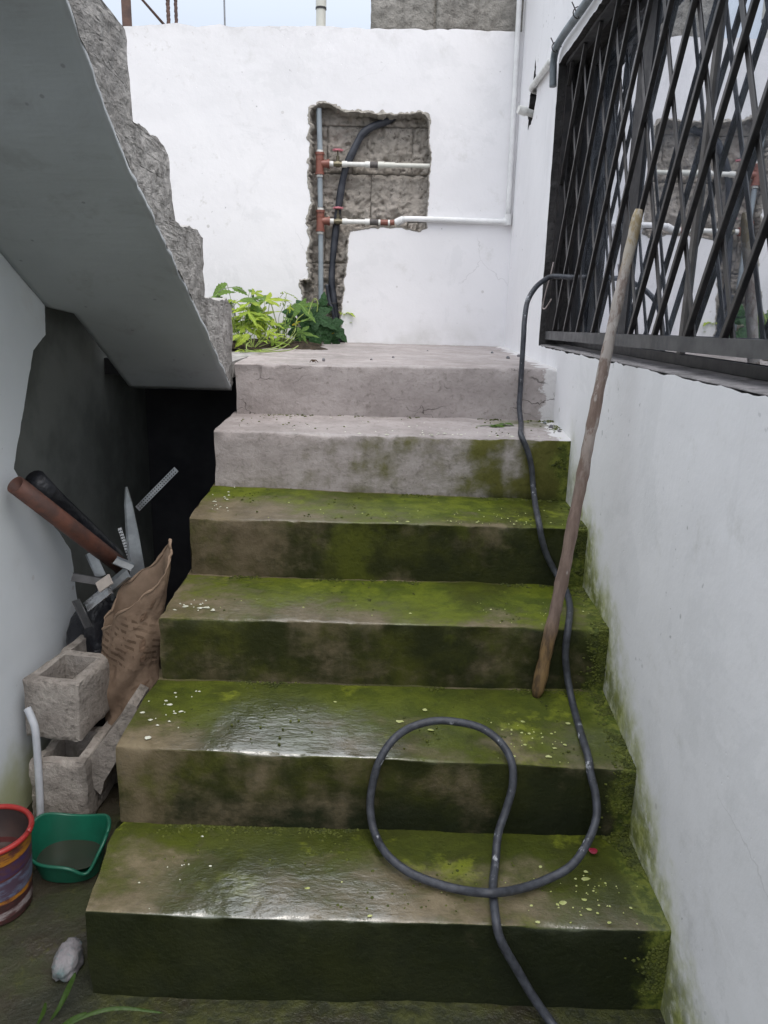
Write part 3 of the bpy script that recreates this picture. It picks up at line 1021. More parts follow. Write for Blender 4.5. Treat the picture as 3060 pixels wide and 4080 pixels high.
def bar(yb, front):
    s = -1 if front else 1
    z0, z1 = ZA, ZT
    y0, y1 = yb, yb + s*SL*(ZT-ZA)
    ylo, yhi = .73, 2.943
    def clip(ya, za, yb2, zb2):
        t0, t1 = 0.0, 1.0
        dy = yb2-ya
        for lim, sign in ((ylo, 1), (yhi, -1)):
            a_ = (ya-lim)*sign; b_ = (yb2-lim)*sign
            if a_ < 0 and b_ < 0: return None
            if a_ < 0: t0 = max(t0, -a_/(b_-a_))
            if b_ < 0: t1 = min(t1, a_/(a_-b_))
        if t1-t0 < .05: return None
        return (ya+dy*t0, za+(zb2-za)*t0, ya+dy*t1, za+(zb2-za)*t1)
    c4 = clip(y0, z0, y1, z1)
    if not c4: return
    p, q = Vector((0, c4[0], c4[1])), Vector((0, c4[2], c4[3]))
    d = (q-p).normalized()
    w = Vector((0, d.z, -d.y))
    h = .0063 if front else .0078
    xa, xb = (.6260, .6380) if front else (.6385, .6430)
    bm = bmesh.new()
    v8 = [bm.verts.new(Vector((xx, 0, 0)) + pp + w*sg*h) for pp in (p, q) for xx, sg in ((xa, -1), (xb, -1), (xb, 1), (xa, 1))]
    for i in range(4):
        j = (i+1) % 4
        bm.faces.new((v8[i], v8[j], v8[4+j], v8[4+i]))
    bm.faces.new(v8[:4][::-1]); bm.faces.new(v8[4:])
    bmesh.ops.bevel(bm, geom=list(bm.edges), offset=.0012, segments=1, affect='EDGES')
    from_bm('bar', bm, M['iron'], gr)
for q in range(-4, 16):
    bar(2.868-.1805*q + random.uniform(-.006, .006), True)
for q in range(0, 20):
    bar(2.83-.1805*q + random.uniform(-.006, .006), False)

# ------------------------------------------------------------------ left wall, niche under the upper flight
lw = thing('left_wall', 'smooth white painted wall on the left ending at the dark hole under the upper stairs', 'wall', (-.95, .5, 0))
out_l = [(.2, -.02), (2.235, -.02), (2.225, .30), (2.195, .60), (2.10, .70), (1.955, .83), (1.895, .912), (2.062, 1.195), (2.145, 1.235), (2.155, 1.32), (2.12, 2.5), (.2, 2.5)]
prism('painted_face', out_l[:2] + jag(out_l[1:10], .0035, .012, closed=False, seed=2)[1:] + out_l[10:], [], to_h, -.945, -.910, [M['left_wall'], M['grey_wall']], lw)
box('bare_render', -1.04, -.9455, .2, 3.4, -.02, 1.6, M['grey_wall'], lw)
nb_ = tag(box('under_stair_wall', -.944, -.5, 3.10, 3.2, -.02, 1.08, M['dark_wall']), 'near-black wall deep in the hole under the upper stairs, shade in its colour', 'wall')

# ------------------------------------------------------------------ upper flight, seen from below
fl = thing('upper_flight', 'raw concrete upper stair flight rising overhead on the left with grey underside', 'staircase', (-.7, 1.5, 1.05))
so_ = [(2.624, 1.059), (2.251, 1.271), (1.98, 1.419), (1.764, 1.534), (1.588, 1.632), (1.40, 1.785), (1.1, 1.955), (.62, 2.227), (.25, 2.235)]
saw = [(.25, 2.37), (.5, 2.36), (.8, 2.355), (.8, 2.185), (1.10, 2.18), (1.10, 2.015), (1.39, 2.01), (1.395, 1.85), (1.60, 1.845), (1.676, 1.832), (1.69, 1.75), (1.685, 1.678),
       (1.80, 1.682), (1.90, 1.680), (1.955, 1.665), (1.965, 1.56), (1.99, 1.525), (2.06, 1.515), (2.20, 1.525), (2.285, 1.505), (2.278, 1.40), (2.272, 1.345), (2.42, 1.338), (2.58, 1.345), (2.655, 1.325), (2.665, 1.06)]
prof_f = so_ + saw
fo = prism('flight_body', jag(prof_f, .0075, .016, seed=6), [], to_h, -.845, -.498, M['flight'], fl)
# subdivide the exposed side so it can be roughened
bm = bmesh.new()
bm.from_mesh(fo.data)
bmesh.ops.triangulate(bm, faces=bm.faces)
for _ in range(4):
    es = [e for e in bm.edges if e.calc_length() > .03 and all(v.co.x > -.55 for v in e.verts)]
    if not es: break
    bmesh.ops.subdivide_edges(bm, edges=es, cuts=1)
    bmesh.ops.triangulate(bm, faces=[f for f in bm.faces if len(f.verts) > 3])
for v in bm.verts:
    if v.co.x > -.55:
        v.co.x += .005*fb(v.co, 7, 1) + .003*fb(v.co, 34, 2) - .003
bm.to_mesh(fo.data)
bm.free()
out2 = [(2.18, 1.36), (1.98, 1.445), (1.588, 1.66), (1.1, 1.98), (.62, 2.24), (.25, 2.24), (.25, 2.37), (.7, 2.36), (1.1, 2.1), (2.18, 1.53)]
prism('flight_edge', out2, [], to_h, -1.03, -.846, M['flight'], fl)
box('landing_slab_edge', -1.03, -.847, 2.67, 3.848, 1.085, 1.14, M['dark_wall'], fl)  # slab end coloured near black to match the shade in the hole
box('landing_slab', -.846, -.503, 2.67, 3.848, 1.085, 1.14, M['flight'], fl)
box('leak_cap', -1.03, -.846, 2.181, 2.669, 1.36, 1.42, M['dark_wall'], fl)  # added dark cap, stops skylight leaking into the hole
# plastered underside
vs, fs = [], []
sp_ = spline([(-.5, y_, z_) for y_, z_ in so_[:8]], 10)
nseg = 24
for i, p in enumerate(sp_):
    for j in range(nseg+1):
        wl = -.908 if p.y < 2.17 else -.846
        xx = lerp(wl, -.497 - .006*abs(fb((0, p.y, 0), 20, 3)) - .004*random.random()*(j == nseg), j/nseg)
        zz = p.z - .014 + .003*fb((xx, p.y, 0), 5)
        vs.append((xx, p.y, zz))
rowl = nseg+1
for i in range(len(sp_)-1):
    for j in range(nseg):
        a = i*rowl+j
        fs.append((a, a+1, a+rowl+1, a+rowl))
base = len(vs)
vs += [(v[0], v[1]+.004, v[2]+.012) for v in vs]
for i in range(len(sp_)-1):
    for j in range(nseg):
        a = base+i*rowl+j
        fs.append((a, a+rowl, a+rowl+1, a+1))
    a = i*rowl+nseg
    fs.append((a, a+rowl, base+a+rowl, base+a))
    a = i*rowl
    fs.append((a, base+a, base+a+rowl, a+rowl))
for j in range(nseg):
    fs.append((j, base+j, base+j+1, j+1))
mesh('soffit', vs, fs, M['soffit'], fl, True)

# ------------------------------------------------------------------ soil strip for the weeds
vs, fs = [], []
for j in range(13):
    for i in range(31):
        u, v = i/30, j/12
        xx, yy = lerp(-1.0, -.20, u), lerp(3.30, 3.90, v)
        e = min(1, 6*min(1-u, v)) if v < 1 else min(1, 6*(1-u))
        vs.append((xx, yy, 1.150+max(0, e)*(.025+.014*fb((xx, yy, 0), 16))))
for j in range(12):
    for i in range(30):
        a = j*31+i
        fs.append((a, a+1, a+32, a+31))
structure(mesh('soil', vs, fs, M['soil'], None, True))

# ------------------------------------------------------------------ water pipes in the niche
pl = thing('water_pipes', 'grey riser pipe with two terracotta tees and white valved branches in the niche', 'pipework', (-.31, 3.87, 1.15))
YP = 3.872
def cyl(name, a, b, r, mat, parent, seg=16, rings=()):
    """straight pipe with optional collars [(t0, t1, radius)]"""
    a, b = Vector(a), Vector(b)
    bm = bmesh.new()
    tube(bm, [a, b], r, seg)
    for t0, t1, rr in rings:
        tube(bm, [a.lerp(b, t0), a.lerp(b, t1)], rr, seg)
    o = from_bm(name, bm, mat, parent, True)
    return sharpen(o)
xa_ = -.311
cyl('riser_pipe', (-.302, YP, 1.12), (-.306, YP, 1.668), .0125, M['pipe_grey'], pl)
cyl('riser_pipe', (-.308, YP, 1.79), (-.311, YP, 1.92), .0125, M['pipe_grey'], pl)
cyl('riser_pipe', (-.311, YP, 2.04), (-.317, YP, 2.215), .0125, M['pipe_grey'], pl)
for zc in (1.729, 1.981):
    xx = -.308 if zc < 1.9 else -.312
    bm = bmesh.new()
    tube(bm, [(xx, YP, zc-.047), (xx, YP, zc+.047)], .0185, 18)
    tube(bm, [(xx, YP, zc-.048), (xx, YP, zc-.038)], .0215, 18)
    tube(bm, [(xx, YP, zc+.038), (xx, YP, zc+.048)], .0215, 18)
    tube(bm, [(xx, YP, zc+.018), (xx, YP, zc+.022)], .0200, 18)
    tube(bm, [(xx, YP, zc), (xx+.042, YP, zc)], .0175, 18)
    tube(bm, [(xx+.036, YP, zc), (xx+.046, YP, zc)], .0205, 18)
    sharpen(from_bm('tee_fitting', bm, M['terracotta'], pl, True))
    cyl('white_collar', (xx, YP, zc+.0485), (xx, YP, zc+.058), .0155, M['pipe_white'], pl)
    cyl('white_collar', (xx, YP, zc-.058), (xx, YP, zc-.0485), .0155, M['pipe_white'], pl)
    cyl('white_collar', (xx+.0465, YP, zc), (xx+.064, YP, zc), .0125, M['pipe_white'], pl)
    # gate valve with a little red wheel
    bm = bmesh.new()
    tube(bm, [(xx+.0645, YP, zc), (xx+.104, YP, zc)], .0115, 8)
    tube(bm, [(xx+.075, YP, zc), (xx+.094, YP, zc)], .0150, 8)
    tube(bm, [(xx+.084, YP, zc+.008), (xx+.084, YP, zc+.034)], .008, 10)
    tube(bm, [(xx+.084, YP, zc+.034), (xx+.084, YP, zc+.058)], .0035, 8)
    va = sharpen(from_bm('valve', bm, M['brass'], pl, True))
    bm = bmesh.new()
    n_ = 30
    top_, bot_, lo_, hi_ = [], [], [], []
    for q in range(n_):
        a = 2*math.pi*q/n_
        rr = .0225 + .0022*math.cos(6*a)
        cx, cy = xx+.084+rr*math.cos(a), YP+rr*math.sin(a)
        lo_.append(bm.verts.new((cx, cy, zc+.0565))); hi_.append(bm.verts.new((cx, cy, zc+.0635)))
    for q in range(n_):
        bm.faces.new((lo_[q], lo_[(q+1) % n_], hi_[(q+1) % n_], hi_[q]))
    bm.faces.new(lo_[::-1]); bm.faces.new(hi_)
    tube(bm, [(xx+.084, YP, zc+.0636), (xx+.084, YP, zc+.067)], .005, 8)
    from_bm('valve_wheel', bm, M['pink'], va)
    cyl('branch_pipe', (xx+.1045, YP, zc), (xx+.235, YP, zc+.001), .0112, M['pipe_white'], pl, rings=((0, .18, .0145), (.83, 1, .0150)))
zc = 1.981; xx = -.312
cyl('coupling', (xx+.2355, YP, zc+.001), (xx+.272, YP, zc+.001), .0138, M['coupling'], pl)
cyl('branch_pipe', (xx+.2725, YP, zc+.001), (.225, YP, zc+.002), .0108, M['pipe_cream'], pl, rings=((0, .11, .0155), (.12, .30, .0135)))
zc = 1.729; xx = -.308
cyl('coupling', (xx+.2355, YP, zc+.001), (xx+.276, YP, zc+.001), .0138, M['coupling'], pl)
cyl('white_collar', (xx+.2765, YP, zc), (xx+.286, YP, zc), .0140, M['pipe_white'], pl)
cyl('coupling', (xx+.2865, YP, zc), (xx+.322, YP, zc), .0135, M['terracotta'], pl)
cyl('white_collar', (xx+.3225, YP, zc), (xx+.331, YP, zc), .0140, M['pipe_white'], pl)
cyl('coupling', (xx+.3315, YP, zc), (xx+.352, YP, zc+.002), .0125, M['terracotta'], pl)
# painted run along the wall face and up the corner
tube_obj('surface_pipe', spline([(.052, 3.868, 1.729), (.085, 3.856, 1.742), (.12, 3.838, 1.745), (.30, 3.836, 1.744), (.50, 3.834, 1.742), (.572, 3.834, 1.742)], 6), .0128, M['painted_pipe'], pl, 14,
         rfun=lambda t: .0175 if t < .22 else .0128)
bm = bmesh.new()
tube(bm, [(.556, 3.834, 1.742), (.5795, 3.834, 1.742)], .0165, 14)
tube(bm, [(.578, 3.834, 1.728), (.578, 3.834, 1.776)], .0165, 14)
sharpen(from_bm('elbow', bm, M['painted_pipe'], pl, True))
tube_obj('corner_pipe', spline([(.578, 3.834, 1.77), (.576, 3.835, 2.0), (.573, 3.836, 2.3), (.570, 3.836, 2.56), (.567, 3.836, 2.9), (.567, 3.836, 3.5)], 4), .0115, M['painted_pipe'], pl, 12)

cab = tag(tube_obj('poly_tube', spline([(0.06, 3.925, 2.23), (0.0, 3.905, 2.180), (-.068, 3.893, 2.150), (-.110, 3.888, 2.121), (-.131, 3.886, 2.091), (-.162, 3.885, 2.031), (-.190, 3.892, 1.971), (-.208, 3.900, 1.9), (-.219, 3.902, 1.828), (-.231, 3.902, 1.746), (-.239, 3.9, 1.662), (-.249, 3.896, 1.557), (-.253, 3.892, 1.45), (-.238, 3.887, 1.342), (-.224, 3.884, 1.254), (-.211, 3.882, 1.12)], 5), .018, M['cable'], None, 12,
          rfun=lambda t: .0185-.003*t + .0012*math.sin(t*40)), 'dusty black plastic tube bending down behind the white pipes in the niche', 'tube')
tie = tag(tube_obj('thin_tube', spline([(-.275, 3.868, 1.44), (-.262, 3.866, 1.36), (-.248, 3.864, 1.33), (-.232, 3.863, 1.25), (-.214, 3.86, 1.14)], 6), .0085, M['cable'], None, 8), 'thin black tube clipped along the lower end of the niche tube', 'tube')
cl_ = tube_obj('clip', [(-.242+.021*math.cos(a), 3.878+.021*math.sin(a), 1.352) for a in [2*math.pi*q/20 for q in range(21)]], .003, M['iron'], tie, 6)

# stub pipe and capped end by the corner of the house wall
stub = thing('stub_pipe', 'white pipe coming out of a dark hole in the house wall beside the corner', 'pipe', (.59, 3.3, 2.2))
tube_obj('pipe', spline([(.66, 3.53, 2.19), (.625, 3.505, 2.213), (.592, 3.475, 2.217), (.587, 3.38, 2.213), (.586, 3.20, 2.206), (.586, 3.06, 2.200)], 6), .0125, M['pipe_white'], stub, 12)
bm = bmesh.new()
tube(bm, [(.640, 3.515, 2.125), (.565, 3.505, 2.143)], .0145, 14)
tube(bm, [(.578, 3.507, 2.140), (.545, 3.50, 2.146)], .0195, 14, rfun=lambda t: .0195-.003*t)
sharpen(from_bm('capped_end', bm, M['pipe_white'], stub, True))
con = thing('conduit', 'grey flexible conduit hugging the top edge of the grilled window', 'conduit', (.58, 2.5, 2.19))
cp = [(.583, .75, 2.203), (.583, 1.6, 2.205), (.583, 2.30, 2.205), (.582, 2.60, 2.208), (.580, 2.84, 2.214), (.580, 2.945, 2.207), (.580, 2.975, 2.178), (.581, 2.975, 2.14), (.583, 2.97, 2.095)]
pp = spline(cp, 50)
tube_obj('hose', pp, .0125, M['conduit'], con, 12, rfun=lambda t: .0122+.0009*math.sin(t*1500))
for yy in (2.35, 2.62, 2.93):
    tube_obj('wire_tie', [(.578+.016*math.cos(a), yy, 2.207+.016*math.sin(a)) for a in [2*math.pi*q/14 for q in range(12)]] + [(.562, yy+.004, 2.228), (.556, yy, 2.235)], .0018, M['iron'], con, 5)

# ------------------------------------------------------------------ things standing on the back wall against the sky
rb = thing('rebar_frame', 'rusty steel post with diagonal brace and bare rebar above the back wall', 'steel frame', (-1.1, 4.0, 2.53))
bm = bmesh.new()
box_bm(bm, -1.238, -1.194, 3.985, 3.990, 2.515, 3.6)
box_bm(bm, -1.238, -1.233, 3.991, 4.03, 2.515, 3.6)
from_bm('post', bm, M['rust'], rb)
tube_obj('brace', [(-1.028, 4.0, 2.56), (-1.22, 4.0, 2.76), (-1.03, 4.0, 2.96), (-1.22, 4.0, 3.16)], .0065, M['rust'], rb, 8)
for xx, r_ in ((-1.027, .0085), (-.991, .0075)):
    pts = [(xx+.0008*math.sin(q), 4.0, 2.52+q*.004) for q in range(260)]
    tube_obj('rebar', pts, r_, M['rust'], rb, 8, rfun=lambda t, r_=r_: r_*(1+.13*(math.sin(t*260*math.pi/2.0) > .2)))
tag(tube_obj('thin_pole', [(-.772, 4.03, 2.50), (-.7725, 4.03, 3.0), (-.773, 4.03, 3.7)], .0042, M['pole'], None, 8), 'thin pale pole standing against the sky behind the back wall', 'pole')
vp = thing('vent_pipe', 'cream plastic vent pipe rising above the back wall into the sky', 'pipe', (-.32, 4.0, 2.52))
cyl('pipe', (-.3205, 4.0, 2.50), (-.3195, 4.0, 3.5), .0225, M['pipe_cream'], vp, 20)
cyl('socket', (-.3198, 4.0, 2.668), (-.3190, 4.0, 2.80), .0250, M['pipe_cream'], vp, 20)
cyl('seal_ring', (-.3200, 4.0, 2.660), (-.3200, 4.0, 2.6675), .0255, M['iron'], vp, 20)

# ------------------------------------------------------------------ black hose lying down the stairs
HOSE = [(0.676,2.63,1.444),(0.660,2.66,1.445),(0.640,2.694,1.446),(0.590,2.748,1.450),(0.558,2.740,1.436),(0.522,2.700,1.408),(0.493,2.660,1.364),(0.482,2.630,1.305),(0.479,2.610,1.253),(0.478,2.599,1.165),(0.479,2.600,1.086),(0.477,2.585,1.019),(0.480,2.55,0.972),(0.462,2.44,0.966),(0.445,2.335,0.963),(0.466,2.318,0.915),(0.481,2.315,0.865),(0.488,2.300,0.803),(0.475,2.179,0.776),(0.461,2.050,0.762),(0.472,2.037,0.712),(0.491,2.037,0.665),(0.517,2.030,0.620),(0.536,1.985,0.590),(0.523,1.876,0.582),(0.495,1.768,0.577),(0.491,1.757,0.509),(0.500,1.752,0.446),(0.508,1.713,0.395),(0.501,1.605,0.384),(0.495,1.500,0.377),(0.495,1.472,0.355),(0.503,1.450,0.320),(0.501,1.420,0.284),(0.475,1.380,0.252),(0.434,1.340,0.226),(0.380,1.321,0.206),(0.318,1.291,0.207),(0.257,1.257,0.226),(0.206,1.282,0.209),(0.152,1.302,0.207),(0.097,1.330,0.210),(0.054,1.367,0.220),(0.028,1.430,0.222),(0.017,1.455,0.261),(0.019,1.468,0.309),(0.034,1.476,0.371),(0.064,1.499,0.410),(0.105,1.536,0.420),(0.157,1.547,0.430),(0.209,1.544,0.430),(0.261,1.538,0.420),(0.301,1.515,0.400),(0.321,1.476,0.378),(0.324,1.455,0.336),(0.312,1.440,0.287),(0.292,1.410,0.245),(0.283,1.370,0.207),(0.268,1.295,0.203),(0.262,1.215,0.209),(0.266,1.193,0.190),(0.280,1.188,0.160),(0.305,1.188,0.115),(0.337,1.180,0.062),(0.378,1.155,0.016),(.43,1.05,.013),(.46,.9,.013),(.44,.6,.013)]
hs = thing('garden_hose', 'long black rubber hose draped from the window down the mossy steps in a loop', 'hose', (.3, 1.8, .6))
hp = spline(HOSE, 8)
tube_obj('hose_body', hp, .0087, M['hose'], hs, 14)
# ------------------------------------------------------------------ stick
p0, p1 = Vector((.424, 1.742, .392)), Vector((.588, 1.855, 1.556))
pts = [p0.lerp(p1, q/60) + Vector((.004*math.sin(q*.11)+.0015*fb((q*.2, 0, 0), 1), .003*math.sin(q*.07+1), 0)) for q in range(61)]
def st_r(t):
    r = lerp(.0168, .0125, min(1, t*1.2))
    if t < .02: r *= .6+.4*t/.02
    if t > .985: r *= .75
    return r*(1+.05*math.sin(t*55)+.04*math.sin(t*131))
tag(tube_obj('wooden_stick', pts, .014, M['wood'], None, 14, rfun=st_r, wob=.08), 'weathered round wooden stick standing on a step and leaning on the iron grille', 'stick')

# ------------------------------------------------------------------ clutter on the left
rp = thing('rusty_pipe', 'short rusty brown steel pipe with open end leaning on the left wall', 'pipe', (-.8, 1.95, .7))
a, b = Vector((-.870, 1.815, .888)), Vector((-.715, 2.115, .565))
tube_obj('tube', [a, a.lerp(b, .5), b], .0235, M['rust_pipe'], rp, 20, hollow=.12)
tag(tube_obj('black_pipe', [(-.885, 1.95, .872), (-.87, 2.02, .80), (-.78, 2.17, .60), (-.76, 2.2, .55)], .028, M['bag'], None, 14), 'black plastic pipe lying behind the rusty pipe in the dark hole', 'pipe')

# black rubbish bag that carries the offcuts
bm = bmesh.new()
bmesh.ops.create_icosphere(bm, subdivisions=4, radius=1)
for v in bm.verts:
    d = 1 + .22*fb(v.co, 2.2, 1) + .10*abs(fb(v.co, 6, 2))
    v.co = Vector((-.795+v.co.x*.095*d, 2.11+v.co.y*.11*d, max(.0, .25+v.co.z*.25*d)))
tag(from_bm('rubbish_bag', bm, M['bag'], None, True), 'black plastic rubbish bag stuffed behind the concrete blocks', 'bag')

def strip(name, a, b, w, t, mat, label, cat, fold=0.0, nrm=(0, -1, .2), group=None, point=False, holes=False):
    a, b = Vector(a), Vector(b)
    d = (b-a).normalized()
    n = Vector(nrm)
    n = (n - d*n.dot(d)).normalized()
    s = d.cross(n)
    bm = bmesh.new()
    if point:
        prof = [(0, .08), (.12, .5), (.35, .85), (.6, 1), (1, 1)]
    else:
        prof = [(0, 1), (.33, 1), (.66, 1), (1, 1)]
    prev = None
    for q, ww in prof:
        p = a.lerp(b, q)
        sec = [p - s*w*ww/2 + n*fold, p - s*w*ww*.42, p + s*w*ww*.42, p + s*w*ww/2 + n*fold]
        sec = [bm.verts.new(v) for v in sec] + [bm.verts.new(v - n*t) for v in reversed(sec)]
        if prev:
            for i in range(8):
                j = (i+1) % 8
                bm.faces.new((prev[i], prev[j], sec[j], sec[i]))
        else:
            bm.faces.new(sec[::-1])
        prev = sec
    bm.faces.new(prev)
    o = from_bm(name, bm, mat)
    tag(o, label, cat, group)
    if holes:
        L_ = (b-a).length
        bm = bmesh.new()
        m_ = int(L_/.008)
        for q in range(1, m_):
            for r_ in (-.25, .25):
                c_ = a.lerp(b, q/m_) + s*w*r_ + n*.0008
                ring = [bm.verts.new(c_ + (d*math.cos(x_)+s*math.sin(x_))*.0022) for x_ in [2*math.pi*i/6 for i in range(6)]]
                bm.faces.new(ring)
        h_ = from_bm('perforations', bm, M['iron'], o)
        h_['kind'] = 'stuff'
    return o

strip('metal_stud', (-.697, 2.10, .822), (-.652, 2.06, .42), .044, .002, M['galv'], 'tall pointed galvanised metal strip standing up from the torn paper sack', 'metal strip', .010, point=True)
strip('perforated_strip', (-.684, 2.14, .748), (-.566, 2.14, .868), .017, .0015, M['galv'], 'slanting perforated silver strip against the dark hole under the stairs', 'metal strip', 0, holes=True)
strip('corner_bead', (-.720, 2.085, .705), (-.690, 2.08, .60), .011, .001, M['bright_metal'], 'short perforated bead edge glinting beside the pointed metal strip', 'metal strip', 0, holes=True)
sg = 'metal offcuts on the rubbish bag'
strip('metal_offcut', (-.790, 1.985, .498), (-.718, 1.985, .558), .034, .002, M['bright_metal'], 'brightest silver offcut with a shiny end below the rusty pipe', 'metal offcut', .008, (-.2, -.7, .6), sg)
strip('metal_offcut', (-.735, 2.0, .545), (-.672, 2.0, .60), .032, .002, M['galv'], 'grey channel offcut lying under the foot of the pointed strip', 'metal offcut', .012, (-.2, -.7, .5), sg)
strip('metal_offcut', (-.83, 2.0, .585), (-.745, 2.0, .572), .024, .003, M['iron_grey'], 'dark grey bar offcut poking out left towards the white wall', 'metal offcut', .004, (0, -.8, .6), sg)
strip('metal_offcut', (-.785, 2.03, .648), (-.755, 2.02, .582), .03, .002, M['galv'], 'dull upright offcut just under the rusty pipe', 'metal offcut', .006, (0, -1, .2), sg)
strip('metal_offcut', (-.72, 2.03, .625), (-.668, 2.02, .608), .026, .002, M['galv'], 'small folded offcut touching the lower end of the rusty pipe', 'metal offcut', .008, (.2, -.6, .8), sg)
strip('metal_offcut', (-.815, 1.98, .525), (-.785, 1.98, .445), .026, .002, M['iron_grey'], 'dark offcut hanging down the left side of the heap', 'metal offcut', .004, (-.3, -1, .1), sg)
strip('board_scrap', (-.752, 1.975, .565), (-.715, 1.975, .592), .03, .006, M['board'], 'pale plasterboard scrap among the metal offcuts', 'board scrap', 0, (0, -.8, .6))

# paper sack
sk = thing('paper_sack', 'torn brown paper cement sack with faded print slumped against the stairs', 'sack', (-.64, 1.96, 0))
NA, NH = 72, 46
def sack_pt(u, v, inset=0.0):
    a = 2*math.pi*u
    ztop = .575 + .105*math.cos(a-.35) + .012*math.sin(3*a+1) + .004*math.sin(9*a) + .022*max(0, math.cos(a-.5))**14
    z = lerp(.02, ztop, v)
    cx = lerp(-.655, -.632, v) - .018*math.sin(v*3.0)
    cy = 1.955
    rx = lerp(.062, .098, v**.8) - .016*math.exp(-((v-.12)/.12)**2)
    ry = lerp(.06, .055, v)
    w = 1 + .06*math.sin(5*a+v*4) + .05*fb((math.cos(a)*1.2, math.sin(a)*1.2, v*3), 2.2, 3) + .05*abs(fb((math.cos(a)*1.2, math.sin(a)*1.2, v*5), 3.2, 1)) - .05*abs(fb((math.cos(a)*1.5+4, math.sin(a)*1.5, v*9), 4.2, 1))
    fold = .012*math.sin(v*22+2*math.sin(a*2))*math.exp(-((v-.42)/.28)**2)
    return Vector((cx + (rx*w+fold-inset)*math.cos(a), cy + (ry*w+fold-inset)*math.sin(a), z))
vs, fs = [], []
for j in range(NH+1):
    for i in range(NA):
        vs.append(sack_pt(i/NA, j/NH))
for j in range(NH):
    for i in range(NA):
        a, b = j*NA+i, j*NA+(i+1) % NA
        fs.append((a, b, b+NA, a+NA))
fs.append(tuple(range(NA)))
mesh('paper_wall', vs, fs, M['sack'], sk, True)
vs, fs = [], []
for j in range(13):
    for i in range(NA):
        vs.append(sack_pt(i/NA, 1-j*.05, .0035 if j else .0003))
for j in range(12):
    for i in range(NA):
        a, b = j*NA+i, j*NA+(i+1) % NA
        fs.append((a, a+NA, b+NA, b))
fs.append(tuple(12*NA+i for i in range(NA)))
mesh('sack_inside', vs, fs, M['sack_in'], sk, True)
# rolled torn rim
rim = [sack_pt(i/NA, 1, .001) + Vector((0, 0, .003*fb((i*.3, 0, 0), 1))) for i in range(NA)]
tube_obj('torn_rim', rim + [rim[0]], .003, M['sack_in'], sk, 6, rfun=lambda t: .0030+.0018*math.sin(t*47))
def mark(u0, u1, v0, v1):
    vs, fs = [], []
    n = 8
    for j in range(n+1):
        for i in range(n+1):
            uu, vv = lerp(u0, u1, i/n), lerp(v0, v1, j/n)
            vs.append(sack_pt(uu, vv, -.0016))
    for j in range(n):
        for i in range(n):
            ci, cj = (i+.5)/n*2-1, (j+.5)/n*2-1
            if abs(ci)**3+abs(cj)**3 < 1.0:
                a = j*(n+1)+i
                fs.append((a, a+1, a+n+2, a+n+1))
    mesh('printed_mark', vs, fs, M['print'], sk)
mark(.805, .838, .70, .765)
mark(.812, .845, .645, .68)
mark(.80, .835, .86, .90)
mark(.845, .865, .90, .94)
for q in range(7):
    mark(.72+.008*q, .90-.004*q, .20+.052*q, .212+.052*q)

# concrete blocks
def hollow_block(name, label, org, ux, uy, uz, L_, W_, H_, group, broken=0.0, seed=0):
    """block with an open cell showing from above, edges worn"""
    ux, uy, uz = Vector(ux).normalized(), Vector(uy).normalized(), Vector(uz).normalized()
    bm = bmesh.new()
    outer = [(0, 0), (W_, 0), (W_, L_), (0, L_)]
    t = .028
    cells = [[(t, t), (W_-t, t), (W_-t, L_/2-t*.5), (t, L_/2-t*.5)], [(t, L_/2+t*.5), (W_-t, L_/2+t*.5), (W_-t, L_-t), (t, L_-t)]]
    tris = tessellate_polygon([[Vector((*p, 0)) for p in l] for l in [outer]+cells])
    flat = outer+cells[0]+cells[1]
    lo = [bm.verts.new((*p, 0)) for p in flat]
    hi = [bm.verts.new((*p, H_)) for p in flat]
    for tr in tris:
        bm.faces.new([hi[i] for i in tr]); bm.faces.new([lo[i] for i in tr[::-1]])
    for s0 in (0, 4, 8):
        for i in range(4):
            a, b = s0+i, s0+(i+1) % 4
            bm.faces.new((lo[a], lo[b], hi[b], hi[a]))
    for _ in range(4):
        bmesh.ops.subdivide_edges(bm, edges=[e for e in bm.edges if e.calc_length() > .022], cuts=1)
        bmesh.ops.triangulate(bm, faces=[f for f in bm.faces if len(f.verts) > 4])
    bmesh.ops.triangulate(bm, faces=bm.faces)
    for v in bm.verts:
        c = v.co.copy()
        edge = sum(1 for q, m_ in ((c.x, W_), (c.y, L_), (c.z, H_)) if q < 1e-4 or q > m_-1e-4)
        k_ = .004 if edge >= 2 else .0015
        if edge >= 2:
            v.co += (Vector((W_/2, L_/2, H_/2))-c).normalized()*(.004+.005*abs(fb(c, 20, seed)))
        v.co += Vector((fb(c, 24, seed), fb(c, 24, seed+1), fb(c, 24, seed+2)))*k_
        if broken and c.z > H_*.5:
            v.co.z -= broken*(c.z/H_)*max(0, .6+fb((c.x*1, c.y, 0), 9, seed+4))*(1-c.x/W_*.8)
    org = Vector(org)
    for v in bm.verts:
        v.co = org + ux*v.co.x + uy*v.co.y + uz*v.co.z
    o = from_bm(name, bm, M['loose_block'], None, True)
    sharpen(o, 35)
    return tag(o, label, 'concrete block', group)
hollow_block('concrete_block', 'upper pale hollow concrete block with its open cell on top', (-.890, 1.775, .222), (1, -.06, -.06), (.16, 1, .02), (.05, -.04, 1), .33, .146, .168, 'loose concrete blocks', 0, 3)
hollow_block('concrete_block', 'lower broken concrete block under the upper one behind the green basin', (-.868, 1.725, .0), (1, 0, 0), (.05, 1, 0), (0, 0, 1), .33, .15, .185, 'loose concrete blocks', .02, 9)
bm = bmesh.new()
sec = [(-.745, .125), (-.70, .20), (-.655, .262), (-.62, .318), (-.598, .305), (-.61, .23), (-.65, .17), (-.69, .10), (-.70, .06)]
sec = jag(sec, .006, .02, seed=4)
